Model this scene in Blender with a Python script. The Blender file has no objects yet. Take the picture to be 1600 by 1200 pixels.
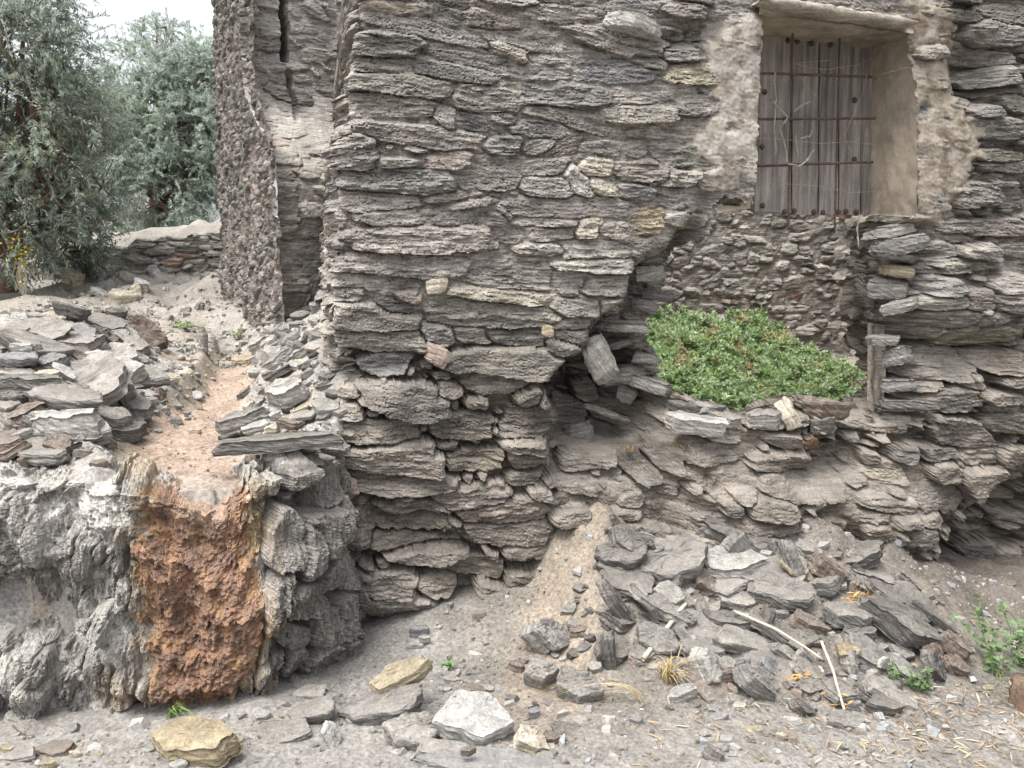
import bpy, math, random
import numpy as np
from mathutils import Vector, Matrix, Euler
R = math.radians
# ------------------------------------------------------------------ camera, sky, sun, exposure
F = 1256.0                      # focal length in photo pixels (photo 1600 x 1200)
PITCH = R(7.7)
CZ = 1.5
S = bpy.context.scene
COL = S.collection
cam = bpy.data.objects.new('camera', bpy.data.cameras.new('camera'))
cam.data.sensor_width = 36.0; cam.data.lens = 36.0 * F / 1600.0
cam.data.clip_end = 500; cam.data.clip_start = 0.05
cam.location = (0, 0, CZ); cam.rotation_euler = (R(90) - PITCH, 0, 0)
COL.objects.link(cam); S.camera = cam
SUN_EL, SUN_AZ = R(62), R(200)
w = bpy.data.worlds.new('World'); S.world = w; w.use_nodes = True
nt = w.node_tree; bg = nt.nodes['Background']
sky = nt.nodes.new('ShaderNodeTexSky'); sky.sky_type = 'NISHITA'; sky.sun_disc = False
sky.sun_elevation = SUN_EL; sky.sun_rotation = SUN_AZ
sky.air_density = 1.0; sky.dust_density = 6.0; sky.ozone_density = 1.0
hs = nt.nodes.new('ShaderNodeHueSaturation'); hs.inputs['Saturation'].default_value = 0.22
nt.links.new(sky.outputs[0], hs.inputs['Color']); nt.links.new(hs.outputs[0], bg.inputs[0])
bg.inputs[1].default_value = 0.15
sl = bpy.data.lights.new('sun', 'SUN'); sl.energy = 1.15; sl.angle = R(32); sl.color = (1, 0.96, 0.9)
sun = bpy.data.objects.new('sun', sl); COL.objects.link(sun)
# light comes from behind the camera, high, slightly from the left
sd = Vector((-0.30, -0.30, 1.0)).normalized()
sun.rotation_euler = sd.to_track_quat('Z', 'Y').to_euler()
sky.sun_rotation = math.atan2(sd.x, sd.y); sky.sun_elevation = math.asin(sd.z)
S.view_settings.view_transform = 'Standard'; S.view_settings.look = 'None'
S.view_settings.exposure = 1.25; S.view_settings.gamma = 1.0
S.cycles.max_bounces = 5; S.cycles.diffuse_bounces = 2

# ------------------------------------------------------------------ helpers
CP, SP = math.cos(PITCH), math.sin(PITCH)
def ray(px, py):
    cx = (np.asarray(px, float) - 800) / F; cu = -(np.asarray(py, float) - 600) / F
    return np.stack([cx, CP + SP * cu, -SP + CP * cu], -1)
def at(px, py, Y):
    """world point at world-depth Y seen at photo pixel px,py"""
    d = ray(px, py); k = Y / d[..., 1]
    return d * k[..., None] + np.array([0, 0, CZ])
def at_z(px, py, z):
    d = ray(px, py); k = (z - CZ) / d[..., 2]
    return d * k[..., None] + np.array([0, 0, CZ])
_rs = np.random.RandomState(7)
PERM = np.concatenate([_rs.permutation(256)] * 3)
GA = _rs.rand(256) * 2 * np.pi
GX, GY = np.cos(GA), np.sin(GA)
def noise(x, y, seed=0):
    x = np.asarray(x, float) + seed * 17.31; y = np.asarray(y, float) + seed * 9.73
    xi = np.floor(x).astype(np.int64); yi = np.floor(y).astype(np.int64)
    fx = x - xi; fy = y - yi
    u = fx * fx * fx * (fx * (fx * 6 - 15) + 10); v = fy * fy * fy * (fy * (fy * 6 - 15) + 10)
    def g(ax, ay, dx, dy):
        h = PERM[PERM[ax & 255] + (ay & 255)]
        return GX[h] * dx + GY[h] * dy
    a = g(xi, yi, fx, fy); b = g(xi + 1, yi, fx - 1, fy)
    c = g(xi, yi + 1, fx, fy - 1); d = g(xi + 1, yi + 1, fx - 1, fy - 1)
    return 1.5 * (a + u * (b - a) + v * ((c + u * (d - c)) - (a + u * (b - a))))
def fbm(x, y, o=4, seed=0, gain=0.5):
    s = 0; a = 1.0; f = 1.0
    for i in range(o):
        s = s + a * noise(x * f, y * f, seed + i * 3); a *= gain; f *= 2.03
    return s
def sst(a, b, x):
    t = np.clip((x - a) / (b - a), 0, 1); return t * t * (3 - 2 * t)
def inpoly(X, Y, poly):
    m = np.zeros(np.broadcast(X, Y).shape, bool); n = len(poly)
    for i in range(n):
        x0, y0 = poly[i]; x1, y1 = poly[(i + 1) % n]
        if y0 == y1: continue
        c = ((Y >= min(y0, y1)) & (Y < max(y0, y1)))
        m ^= c & (X < x0 + (Y - y0) * (x1 - x0) / (y1 - y0))
    return m
def blur(a, r, n=3):
    a = a.astype(float)
    for _ in range(n):
        for ax in (0, 1):
            p = [(0, 0), (0, 0)]; p[ax] = (r + 1, r)
            c = np.cumsum(np.pad(a, p, mode='edge'), axis=ax)
            L = a.shape[ax]
            hi = np.take(c, np.arange(2 * r + 1, 2 * r + 1 + L), axis=ax); lo = np.take(c, np.arange(0, L), axis=ax)
            a = (hi - lo) / (2 * r + 1)
    return a
def tag(o, label=None, cat=None, group=None, kind=None):
    if label: o['label'] = label
    if cat: o['category'] = cat
    if group: o['group'] = group
    if kind: o['kind'] = kind
    return o
def empty(name, loc=(0, 0, 0)):
    o = bpy.data.objects.new(name, None); COL.objects.link(o); o.location = loc
    o.empty_display_size = 0.1
    return o
def link(name, me, mat, parent=None):
    o = bpy.data.objects.new(name, me); COL.objects.link(o)
    if mat: me.materials.append(mat)
    if parent is not None:
        o.parent = parent; o.matrix_parent_inverse = Matrix.Translation(-Vector(parent.location))
    return o
def mesh_np(name, V, Q, mat, parent=None, col=None, smooth=True):
    """V (n,3), Q (m,4) or (m,3) arrays"""
    V = np.asarray(V, np.float32); Q = np.asarray(Q, np.int32); k = Q.shape[1]
    me = bpy.data.meshes.new(name)
    me.vertices.add(len(V)); me.vertices.foreach_set('co', V.ravel())
    me.loops.add(Q.size); me.loops.foreach_set('vertex_index', Q.ravel())
    me.polygons.add(len(Q)); me.polygons.foreach_set('loop_start', np.arange(0, Q.size, k, dtype=np.int32))
    me.polygons.foreach_set('loop_total', np.full(len(Q), k, np.int32))
    me.polygons.foreach_set('use_smooth', np.full(len(Q), bool(smooth)))
    if col is not None:
        a = me.color_attributes.new('Col', 'FLOAT_COLOR', 'POINT')
        c = np.ones((len(V), 4), np.float32); c[:, :3] = col; a.data.foreach_set('color', c.ravel())
    me.update(calc_edges=True)
    return link(name, me, mat, parent)
def sheet(name, P, keep, col, mat, parent=None, smooth=True, skirt=None):
    Rr, C = P.shape[:2]; idx = np.arange(Rr * C).reshape(Rr, C)
    Q = np.stack([idx[:-1, :-1], idx[1:, :-1], idx[1:, 1:], idx[:-1, 1:]], -1)[keep]
    V = P.reshape(-1, 3); Cc = np.broadcast_to(col, P.shape).reshape(-1, 3)
    if skirt is not None:
        full, dvec, nseg = skirt[:3]; soft0 = skirt[3] if len(skirt) > 3 else None                # skirt round the holes cut in the full sheet
        eds = []
        d = full[:, :-1] != full[:, 1:]; r, c = np.nonzero(d & (keep[:, :-1] | keep[:, 1:]))
        eds.append(np.stack([idx[r, c + 1], idx[r + 1, c + 1]], -1))
        d = full[:-1] != full[1:]; r, c = np.nonzero(d & (keep[:-1] | keep[1:]))
        eds.append(np.stack([idx[r + 1, c], idx[r + 1, c + 1]], -1))
        E = np.concatenate(eds); n0 = len(V)
        if len(E):
            u, inv = np.unique(E, return_inverse=True); inv = inv.reshape(E.shape)
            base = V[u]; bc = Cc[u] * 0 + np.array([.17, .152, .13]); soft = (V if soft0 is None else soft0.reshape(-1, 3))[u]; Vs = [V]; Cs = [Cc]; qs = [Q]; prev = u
            for k in range(1, nseg + 1):
                t = k / nseg
                nz = np.stack([noise(base[:, 2] * 9, t * 4 + base[:, 0] * 9, j) for j in range(3)], -1) * 0.03 * min(1, k / 2)
                new = n0 + np.arange(len(u)); n0 += len(u)
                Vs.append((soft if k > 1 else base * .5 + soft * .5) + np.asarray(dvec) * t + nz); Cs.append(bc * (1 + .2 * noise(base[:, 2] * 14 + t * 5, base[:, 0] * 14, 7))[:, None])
                qs.append(np.stack([prev[inv[:, 0]], prev[inv[:, 1]], new[inv[:, 1]], new[inv[:, 0]]], -1)); prev = new
            V = np.concatenate(Vs); Cc = np.concatenate(Cs); Q = np.concatenate(qs)
    used = np.unique(Q); rm = np.zeros(len(V), np.int64); rm[used] = np.arange(len(used))
    return mesh_np(name, V[used], rm[Q], mat, parent, Cc[used], smooth)

# ------------------------------------------------------------------ materials
def mat_new(name):
    m = bpy.data.materials.new(name); m.use_nodes = True
    n = m.node_tree; b = n.nodes['Principled BSDF']; b.inputs['Roughness'].default_value = 0.92
    b.inputs['Specular IOR Level'].default_value = 0.2
    return m, n, b
def stone_mat(name, col=None, streak=(6, 6, 40), bump=0.5, var=0.35, dust=0.5, dustcol=(0.33, 0.30, 0.265), bdist=0.012, rough=0.92, speck=0.25, fine=90, vein=0.0):
    """schist / plaster / earth: colour from the Col attribute or a constant, streaky variation, dust on upward faces, bump"""
    m, n, b = mat_new(name); L = n.links.new
    def N(t, **k):
        x = n.nodes.new(t)
        for a, v in k.items(): setattr(x, a, v)
        return x
    tc = N('ShaderNodeTexCoord'); mp = N('ShaderNodeMapping'); mp.inputs['Scale'].default_value = streak
    L(tc.outputs['Object'], mp.inputs[0])
    n1 = N('ShaderNodeTexNoise'); n1.inputs['Scale'].default_value = 1.0; n1.inputs['Detail'].default_value = 6; n1.inputs['Roughness'].default_value = 0.65
    L(mp.outputs[0], n1.inputs['Vector'])
    n2 = N('ShaderNodeTexNoise'); n2.inputs['Scale'].default_value = fine; n2.inputs['Detail'].default_value = 5; n2.inputs['Roughness'].default_value = 0.7
    L(tc.outputs['Object'], n2.inputs['Vector'])
    n3 = N('ShaderNodeTexNoise'); n3.inputs['Scale'].default_value = 4.0; n3.inputs['Detail'].default_value = 4
    L(tc.outputs['Object'], n3.inputs['Vector'])
    if col is None:
        src = N('ShaderNodeAttribute', attribute_name='Col').outputs['Color']
    else:
        rgb = N('ShaderNodeRGB'); rgb.outputs[0].default_value = (*col, 1); src = rgb.outputs[0]
    def rng(o, lo, hi, a=0.3, c=0.7):
        r = N('ShaderNodeMapRange'); r.inputs['From Min'].default_value = a; r.inputs['From Max'].default_value = c
        r.inputs['To Min'].default_value = lo; r.inputs['To Max'].default_value = hi; L(o, r.inputs['Value']); return r.outputs[0]
    def mul(a, bb):
        x = N('ShaderNodeVectorMath', operation='SCALE'); L(a, x.inputs[0]); L(bb, x.inputs['Scale']); return x.outputs[0]
    c = mul(src, rng(n1.outputs['Fac'], 1 - var, 1 + var))
    c = mul(c, rng(n3.outputs['Fac'], 1 - var * .6, 1 + var * .6))
    c = mul(c, rng(n2.outputs['Fac'], 1 - speck * 1.3, 1 + speck * 1.3))
    if vein:
        mp4 = N('ShaderNodeMapping'); mp4.inputs['Scale'].default_value = tuple(s * 2.4 for s in streak); L(tc.outputs['Object'], mp4.inputs[0])
        n4 = N('ShaderNodeTexNoise'); n4.inputs['Scale'].default_value = 1.0; n4.inputs['Detail'].default_value = 4; n4.inputs['Roughness'].default_value = .6; L(mp4.outputs[0], n4.inputs['Vector'])
        c = mul(c, rng(n4.outputs['Fac'], 1 - vein, 1.0 + vein * .45, .36, .60))
    if dust:
        ge = N('ShaderNodeNewGeometry'); sx = N('ShaderNodeSeparateXYZ'); L(ge.outputs['Normal'], sx.inputs[0])
        f = N('ShaderNodeMath', operation='MULTIPLY'); L(rng(sx.outputs['Z'], 0, 1, 0.35, 0.95), f.inputs[0]); L(rng(n3.outputs['Fac'], 0.2 * dust, 1.3 * dust), f.inputs[1])
        mx = N('ShaderNodeMix', data_type='RGBA'); L(f.outputs[0], mx.inputs['Factor']); L(c, mx.inputs['A'])
        dc = N('ShaderNodeRGB'); dc.outputs[0].default_value = (*dustcol, 1)
        L(mul(dc.outputs[0], rng(n2.outputs['Fac'], .7, 1.3)), mx.inputs['B']); c = mx.outputs['Result']
    L(c, b.inputs['Base Color']); b.inputs['Roughness'].default_value = rough
    ad = N('ShaderNodeMath', operation='MULTIPLY_ADD'); L(n2.outputs['Fac'], ad.inputs[0]); ad.inputs[1].default_value = 0.5; L(n1.outputs['Fac'], ad.inputs[2])
    bp = N('ShaderNodeBump'); bp.inputs['Strength'].default_value = bump; bp.inputs['Distance'].default_value = bdist
    L(ad.outputs[0], bp.inputs['Height']); L(bp.outputs[0], b.inputs['Normal'])
    return m
def plain_mat(name, col, rough=0.8, var=0.25, scale=30, bump=0.2, metallic=0):
    m, n, b = mat_new(name); L = n.links.new
    tc = n.nodes.new('ShaderNodeTexCoord'); t = n.nodes.new('ShaderNodeTexNoise'); t.inputs['Scale'].default_value = scale; t.inputs['Detail'].default_value = 4
    L(tc.outputs['Object'], t.inputs['Vector'])
    cr = n.nodes.new('ShaderNodeValToRGB'); cr.color_ramp.elements[0].position = 0.3; cr.color_ramp.elements[1].position = 0.7
    cr.color_ramp.elements[0].color = (*[c * (1 - var) for c in col], 1); cr.color_ramp.elements[1].color = (*[min(1, c * (1 + var)) for c in col], 1)
    L(t.outputs['Fac'], cr.inputs[0]); L(cr.outputs[0], b.inputs['Base Color']); b.inputs['Roughness'].default_value = rough; b.inputs['Metallic'].default_value = metallic
    if bump:
        bp = n.nodes.new('ShaderNodeBump'); bp.inputs['Strength'].default_value = bump; bp.inputs['Distance'].default_value = 0.01
        L(t.outputs['Fac'], bp.inputs['Height']); L(bp.outputs[0], b.inputs['Normal'])
    return m
def leaf_mat(name, rough=0.55, spec=0.35, trans=0.25):
    m, n, b = mat_new(name); L = n.links.new
    a = n.nodes.new('ShaderNodeAttribute'); a.attribute_name = 'Col'
    L(a.outputs['Color'], b.inputs['Base Color']); b.inputs['Roughness'].default_value = rough; b.inputs['Specular IOR Level'].default_value = spec
    tr = n.nodes.new('ShaderNodeBsdfTranslucent'); L(a.outputs['Color'], tr.inputs[0])
    mx = n.nodes.new('ShaderNodeMixShader'); mx.inputs[0].default_value = trans
    out = n.nodes['Material Output']; L(b.outputs[0], mx.inputs[1]); L(tr.outputs[0], mx.inputs[2]); L(mx.outputs[0], out.inputs[0])
    return m
M_WALL = stone_mat('schist_wall', vein=.45, bump=.6)
M_PLASTER = stone_mat('old_plaster', streak=(14, 14, 14), bump=0.45, var=0.22, dust=0.2, speck=0.2, bdist=0.008)
M_EARTH = stone_mat('earth_ground', streak=(9, 9, 9), bump=0.6, var=0.22, dust=0, speck=0.4, bdist=0.012, fine=70)
M_CRUST = stone_mat('rust_crust', streak=(30, 30, 22), bump=0.8, var=0.4, dust=0.12, dustcol=(.3, .2, .13), bdist=0.014, speck=0.3, fine=120)
M_SHELF = stone_mat('rubble_face', vein=.4, streak=(40, 40, 6), bump=0.6, var=0.35, dust=0.35, bdist=0.012)

# ------------------------------------------------------------------ stone packing engine (works on a grid of pattern coordinates)
def stone_cells(xs, ys, stones, warp=3.0, seed=1, p=3.2):
    """stones: rows x,y,a,b,angle. returns d1,id, local u,v in stone units"""
    X, Y = np.meshgrid(xs, ys); sh = X.shape
    wx = X + warp * fbm(X / 28, Y / 18, 3, seed) ; wy = Y + warp * 0.8 * fbm(X / 34, Y / 20, 3, seed + 5)
    d1 = np.full(sh, 9.0); d2 = np.full(sh, 9.0); idm = np.full(sh, -1, np.int32); U = np.zeros(sh); Vv = np.zeros(sh)
    rs = np.random.RandomState(seed)
    for i, (x, y, a, b, ang) in enumerate(stones):
        ext = 1.35; c, s = math.cos(ang), math.sin(ang)
        ex = ext * (abs(a * c) + abs(b * s)) + 6; ey = ext * (abs(a * s) + abs(b * c)) + 6
        c0, c1 = np.searchsorted(xs, [x - ex, x + ex]); r0, r1 = np.searchsorted(ys, [y - ey, y + ey])
        if c1 <= c0 or r1 <= r0: continue
        tp = rs.uniform(-.35, .35); sk = rs.uniform(-.6, .6); ph = rs.rand() * 100; pp = rs.uniform(2.6, 6)
        dx = wx[r0:r1, c0:c1] - x; dy = wy[r0:r1, c0:c1] - y
        u = dx * c + dy * s; v = -dx * s + dy * c
        un = (u + sk * v) / a; be = b * (1 + tp * np.clip(un, -1.2, 1.2))
        vn = v / be
        d = (np.abs(un) ** pp + np.abs(vn) ** pp) ** (1 / pp)
        for _k in range(2):                                   # chipped corners
            ca = rs.choice([-1, 1]) * rs.uniform(.5, 1.0); cb = rs.choice([-1, 1]) * rs.uniform(.25, .9); d = np.maximum(d, (un * ca + vn * cb) / (.55 * (abs(ca) + abs(cb)) + .30))
        d = d * (1 + 0.07 * noise(u / 22 + ph, v / 11 + ph) + .035 * noise(u / 5 + ph, v / 4 + ph))
        sub = d1[r0:r1, c0:c1]; s2 = d2[r0:r1, c0:c1]; m = d < sub
        s2[...] = np.where(m, sub, np.minimum(s2, d))
        sub[m] = d[m]; idm[r0:r1, c0:c1][m] = i; U[r0:r1, c0:c1][m] = u[m]; Vv[r0:r1, c0:c1][m] = v[m]
    return (d1, d2), idm, U, Vv
def fill_stones(stones, xr, yr, size, n, rs, ang=0.08, tilt=None, minc=0.95, allow=None):
    """drop random stones into the gaps of an existing list"""
    st = [tuple(s) for s in stones]
    arr = np.array(st) if st else np.zeros((0, 5))
    cap = len(st) + n; buf = np.zeros((cap, 5)); buf[:len(st)] = arr; k = len(st)
    for _ in range(n):
        x = rs.uniform(*xr); y = rs.uniform(*yr)
        if allow is not None and not allow(x, y): continue
        sc = size(x, y) if callable(size) else size
        a = rs.uniform(.45, 1.3) * sc[0]; b = rs.uniform(.6, 1.35) * sc[1]
        an = rs.normal(0, ang) + (tilt(x, y) if tilt else 0)
        if k:
            B = buf[:k]; ca, sa = np.cos(B[:, 4]), np.sin(B[:, 4])
            ok = True
            for f in (-.75, 0, .75):
                qx = x + f * a * math.cos(an) - B[:, 0]; qy = y + f * a * math.sin(an) - B[:, 1]
                u = (qx * ca + qy * sa) / B[:, 2]; v = (-qx * sa + qy * ca)
                dd = (np.abs(u) ** 3 + np.abs(v / (B[:, 3] + b * .55)) ** 3) ** (1 / 3)
                if dd.min() < minc: ok = False; break
            if not ok: continue
        buf[k] = (x, y, a, b, an); k += 1
    return [tuple(r) for r in buf[:k]]
def per_stone(idm, vals, default):
    vals = np.asarray(vals); out = vals[np.maximum(idm, 0)]
    m = idm < 0
    out = np.array(out, float); out[m] = default
    return out
def stone_height(d1, idm, U, Vv, stones, prot, mort, seed, lamA=0.011, lam_px=6.5, edge_px=2.6, edge_m=0.05, tiltA=0.012, nA=0.007, gap=0.02):
    n = len(stones); rs = np.random.RandomState(seed + 99); d1, d2 = d1
    st = np.array(stones); k = np.maximum(idm, 0)
    b = st[:, 3][k]; a = st[:, 2][k]
    ph = rs.rand(n) * 200; phk = ph[k]
    T = Vv / lam_px + 0.7 * noise(U / 70 + phk, phk, seed) + 0.22 * noise(U / 14 + phk, Vv / 12, seed + 1)
    fl = np.floor(T); fr = T - fl
    hsh = np.sin(fl * 127.1 + phk * 311.7) * 43758.5453; hsh = hsh - np.floor(hsh)
    hs2 = np.sin((fl + 1) * 127.1 + phk * 311.7) * 43758.5453; hs2 = hs2 - np.floor(hs2)
    lam = hsh + (hs2 - hsh) * sst(0.8, 1.0, fr)
    # laminae break off along their length
    brk = sst(-0.15, 0.15, noise(U / 35 + hsh * 50, fl * 3.7 + phk, seed + 2))
    rough = fbm(U / 26 + phk, Vv / 5 + phk, 4, seed + 3)
    s = np.minimum((1.16 - d1) * b, (d2 - d1) * b * .5)
    cap = -edge_m * (1 - np.clip(s / edge_px, 0, 1)) ** 2
    H = np.asarray(prot)[k] + rs.uniform(-1, 1, n)[k] * tiltA * (U / a) + rs.uniform(-0.6, 1, n)[k] * tiltA * (Vv / b)
    ff = rs.choice([.25, .5, .9, 1.25], n, p=[.25, .25, .3, .2])[k]                # some faces split flat, some ragged
    lamA = lamA * ff; nA = nA * (.35 + .65 * ff)
    H = H + lamA * (lam * (0.45 + 0.75 * brk) - 0.5) + nA * rough + cap
    crk = noise(U / 48 + phk * 1.7, Vv / 3.2 + phk, seed + 6); H = H - .009 * sst(.10, .02, np.abs(crk)) * sst(-.1, .3, noise(U / 40 + phk, Vv / 14, seed + 7))
    vcr = noise(U / 9 + phk * .7, Vv / 30 + phk, seed + 8); H = H - .008 * sst(.05, .01, np.abs(vcr)) * sst(.15, .4, noise(U / 30 + phk, Vv / 20 + phk, seed + 9))
    H = H + .0035 * noise(U / 3.5 + phk, Vv / 1.9, seed + 10)
    inside = (d1 < 1.16) & (idm >= 0)
    H = np.where(inside, H, -1.0)
    return np.maximum(H, mort), H > mort
# ------------------------------------------------------------------ main house wall
PHI = R(14)
W_T = np.array([math.cos(PHI), math.sin(PHI), 0]); W_IN = np.array([-math.sin(PHI), math.cos(PHI), 0])
W_P0 = at_z(545, 985, 0.0)
CAMP = np.array([0, 0, CZ])
def on_plane(px, py, P0=None, n=None):
    P0 = W_P0 if P0 is None else P0; n = W_IN if n is None else n
    d = ray(px, py); k = np.dot(P0 - CAMP, n) / (d @ n)
    return d * k[..., None] + CAMP
def conv(rows, ox, oy, z=2.857):
    o = []
    for xa, ya, xb, yb, th in rows:
        xa, xb, ya, yb, th = xa / z + ox, xb / z + ox, ya / z + oy, yb / z + oy, th / z
        o.append(((xa + xb) / 2, (ya + yb) / 2, math.hypot(xb - xa, yb - ya) / 2, th / 2, math.atan2(yb - ya, xb - xa)))
    return o
TA = conv([(150,40,780,190,75),(760,180,930,240,70),(150,0,470,50,60),(480,20,640,90,80),(640,60,900,100,70),(920,30,1240,70,80),
(1270,20,1500,40,80),(130,170,440,200,100),(130,275,360,290,70),(120,350,580,390,90),(430,290,780,350,75),(480,220,830,280,60),
(830,310,1140,320,80),(700,130,1210,230,80),(930,240,1110,260,60),(1130,110,1540,210,120),(1150,300,1500,330,100),(1400,260,1560,280,60),
(110,450,510,480,100),(610,420,910,450,110),(920,400,1300,430,100),(1310,420,1590,410,80),(510,490,610,540,80),(600,530,750,560,80),(920,480,1300,560,80),
(1270,510,1600,500,70),(770,520,880,530,50),(860,560,1110,575,80),(160,560,740,640,90),(720,640,900,640,80),(910,670,1040,620,70),
(1010,680,1170,620,80),(1170,660,1350,660,70),(1360,650,1475,660,80),(1480,640,1560,720,60),(240,720,480,720,40),(460,720,670,700,80),
(680,705,900,710,40),(40,680,240,660,150),(890,750,1110,720,70),(1170,730,1310,750,80),(1310,760,1560,760,90),(70,800,610,800,100),
(600,790,890,790,110),(910,820,1130,840,90),(1100,770,1220,850,90),(1200,800,1340,860,60),(1330,850,1500,860,70),(1510,860,1600,870,80),
(110,890,450,890,80),(460,890,690,855,45),(500,950,800,880,40),(510,970,740,950,90),(740,970,840,980,70),(790,910,850,970,30),
(810,920,1410,920,90),(160,965,450,965,70),(850,985,1130,990,40),(140,1060,750,1060,110),(770,1045,915,1050,70),(920,1040,1140,1040,60),
(1160,1010,1250,1010,90),(1250,1020,1390,1030,70),(1380,990,1540,980,130),(870,1100,1080,1110,50),(1090,1110,1400,1110,80),(1410,1130,1600,1130,100)], 500, 0)
TB = conv([(40,40,660,40,105),(670,80,1030,80,140),(1040,100,1190,100,90),(1190,120,1450,130,90),(1040,30,1420,40,60),(20,95,440,120,90),
(590,150,1030,190,60),(40,170,190,170,60),(250,210,450,230,100),(330,170,450,180,60),(60,250,440,300,110),(470,200,570,210,60),(480,250,1040,270,110),
(1040,220,1260,230,90),(1255,235,1430,235,90),(20,350,470,380,90),(460,340,605,345,90),(605,350,750,350,80),(750,360,1030,370,70),
(1050,310,1245,300,60),(1060,350,1250,370,70),(1020,410,1180,410,60),(180,465,395,465,90),(580,470,1080,470,120),
(640,550,920,570,100),(180,600,560,650,130),(530,580,630,610,70),(870,640,980,600,80),(830,740,1140,740,150),(480,740,760,760,110),
(90,760,440,770,90),(100,880,520,870,110),(800,830,1020,840,70),(840,900,1000,890,70),(560,900,800,910,90),(140,970,580,990,90),
(830,980,980,990,60),(520,1070,830,1050,100),(150,1140,560,1130,120),(640,1150,1000,1110,120),(1160,740,1330,760,120),(1020,825,1330,835,30),(1020,865,1330,870,30),
(1400,490,1530,490,60),(1300,420,1530,420,40),(1280,650,1390,650,90),(1370,700,1540,720,60),(1390,880,1490,1010,100),(1500,850,1600,900,110)], 500, 400)
TC = conv([(150,60,560,60,110),(210,170,600,190,70),(300,195,640,215,80),(550,270,800,290,90),(180,330,420,330,100),(820,310,970,330,60),(650,110,1000,140,120),
(200,440,560,460,100),(690,370,830,380,60),(500,480,860,500,90),(480,570,640,585,30),(810,205,1000,215,60),(1020,60,1200,50,60)], 500, 780)
TD = conv([(0,230,160,240,60),(20,320,300,330,90),(60,480,230,470,70),(50,700,230,710,110),(0,30,200,40,70),(0,785,160,790,80),(0,970,190,980,60),
(0,1110,130,1110,80),(130,140,430,180,60),(180,60,430,40,80),(1310,210,1560,260,70),(1350,330,1560,330,80),(1340,395,1620,390,50),(1280,450,1400,440,60),(1360,480,1480,480,60),
(1380,560,1640,570,90),(1390,680,1590,700,60),(1400,740,1640,740,50),(1320,860,1500,870,100),(1500,880,1640,880,100),(1100,1110,1290,1110,70),
(1300,1110,1480,1110,60),(980,990,1180,980,60),(1310,775,1410,775,20),(1200,1010,1640,1010,70),(1170,870,1240,870,60),(1360,130,1640,160,90),(1400,40,1640,60,80)], 1040, 0)
TE = conv([(820,150,920,165,50),(800,300,930,310,32),(800,225,1000,235,70),(960,130,1150,140,90),(1140,200,1320,200,60),(1310,180,1430,190,90),(1430,200,1600,200,90),
(1020,290,1370,270,70),(1380,280,1500,270,60),(1050,345,1290,345,50),(1300,360,1560,340,80),(950,440,1080,450,120),(1100,470,1390,480,130),
(930,590,1090,600,90),(1100,580,1240,570,60),(1140,640,1400,630,100),(1400,460,1640,470,90),(1400,620,1560,620,50),(1180,770,1440,790,120),
(1450,720,1640,760,100),(1030,700,1150,710,60),(430,800,600,820,60),(0,660,290,680,60),(20,715,240,770,60),(150,780,330,800,60),(160,700,330,750,50),
(370,720,530,720,70),(580,650,780,660,80),(640,740,750,740,70),(600,820,700,840,70),(350,890,640,900,80),(370,980,650,1000,120),
(170,970,360,960,70),(250,1140,500,1150,80),(1060,1040,1300,1060,150),(1290,1000,1540,1000,130),(540,1180,720,1180,90),(1300,880,1500,890,80),(1450,880,1640,900,90)], 1040, 400)
HOLE = [(1196,10),(1420,44),(1432,200),(1429,328),(1416,338),(1424,400),(1412,450),(1408,500),(1432,522),(1434,600),(1420,640),(1370,664),(1318,662),(1305,628),(1262,622),(1232,632),
        (1165,660),(1140,637),(1085,624),(1072,600),(1066,552),(1050,522),(1048,500),(1058,488),(1078,466),(1080,425),(1090,396),(1102,376),(1118,360),(1116,322),(1136,306),(1178,318)]
WINDOW = [(1196,10),(1420,44),(1432,200),(1429,328),(1180,335),(1178,318)]
CORE = [(1108,305),(1102,322),(1068,372),(1064,390),(1008,414),(994,440),(992,468),(948,498),(935,520),(938,545),(872,578),(860,600),(872,640),(900,652),(862,690),(860,740),(950,760),(1040,730),(1060,700),(1075,640),(1100,560),(1100,300)]
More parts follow.
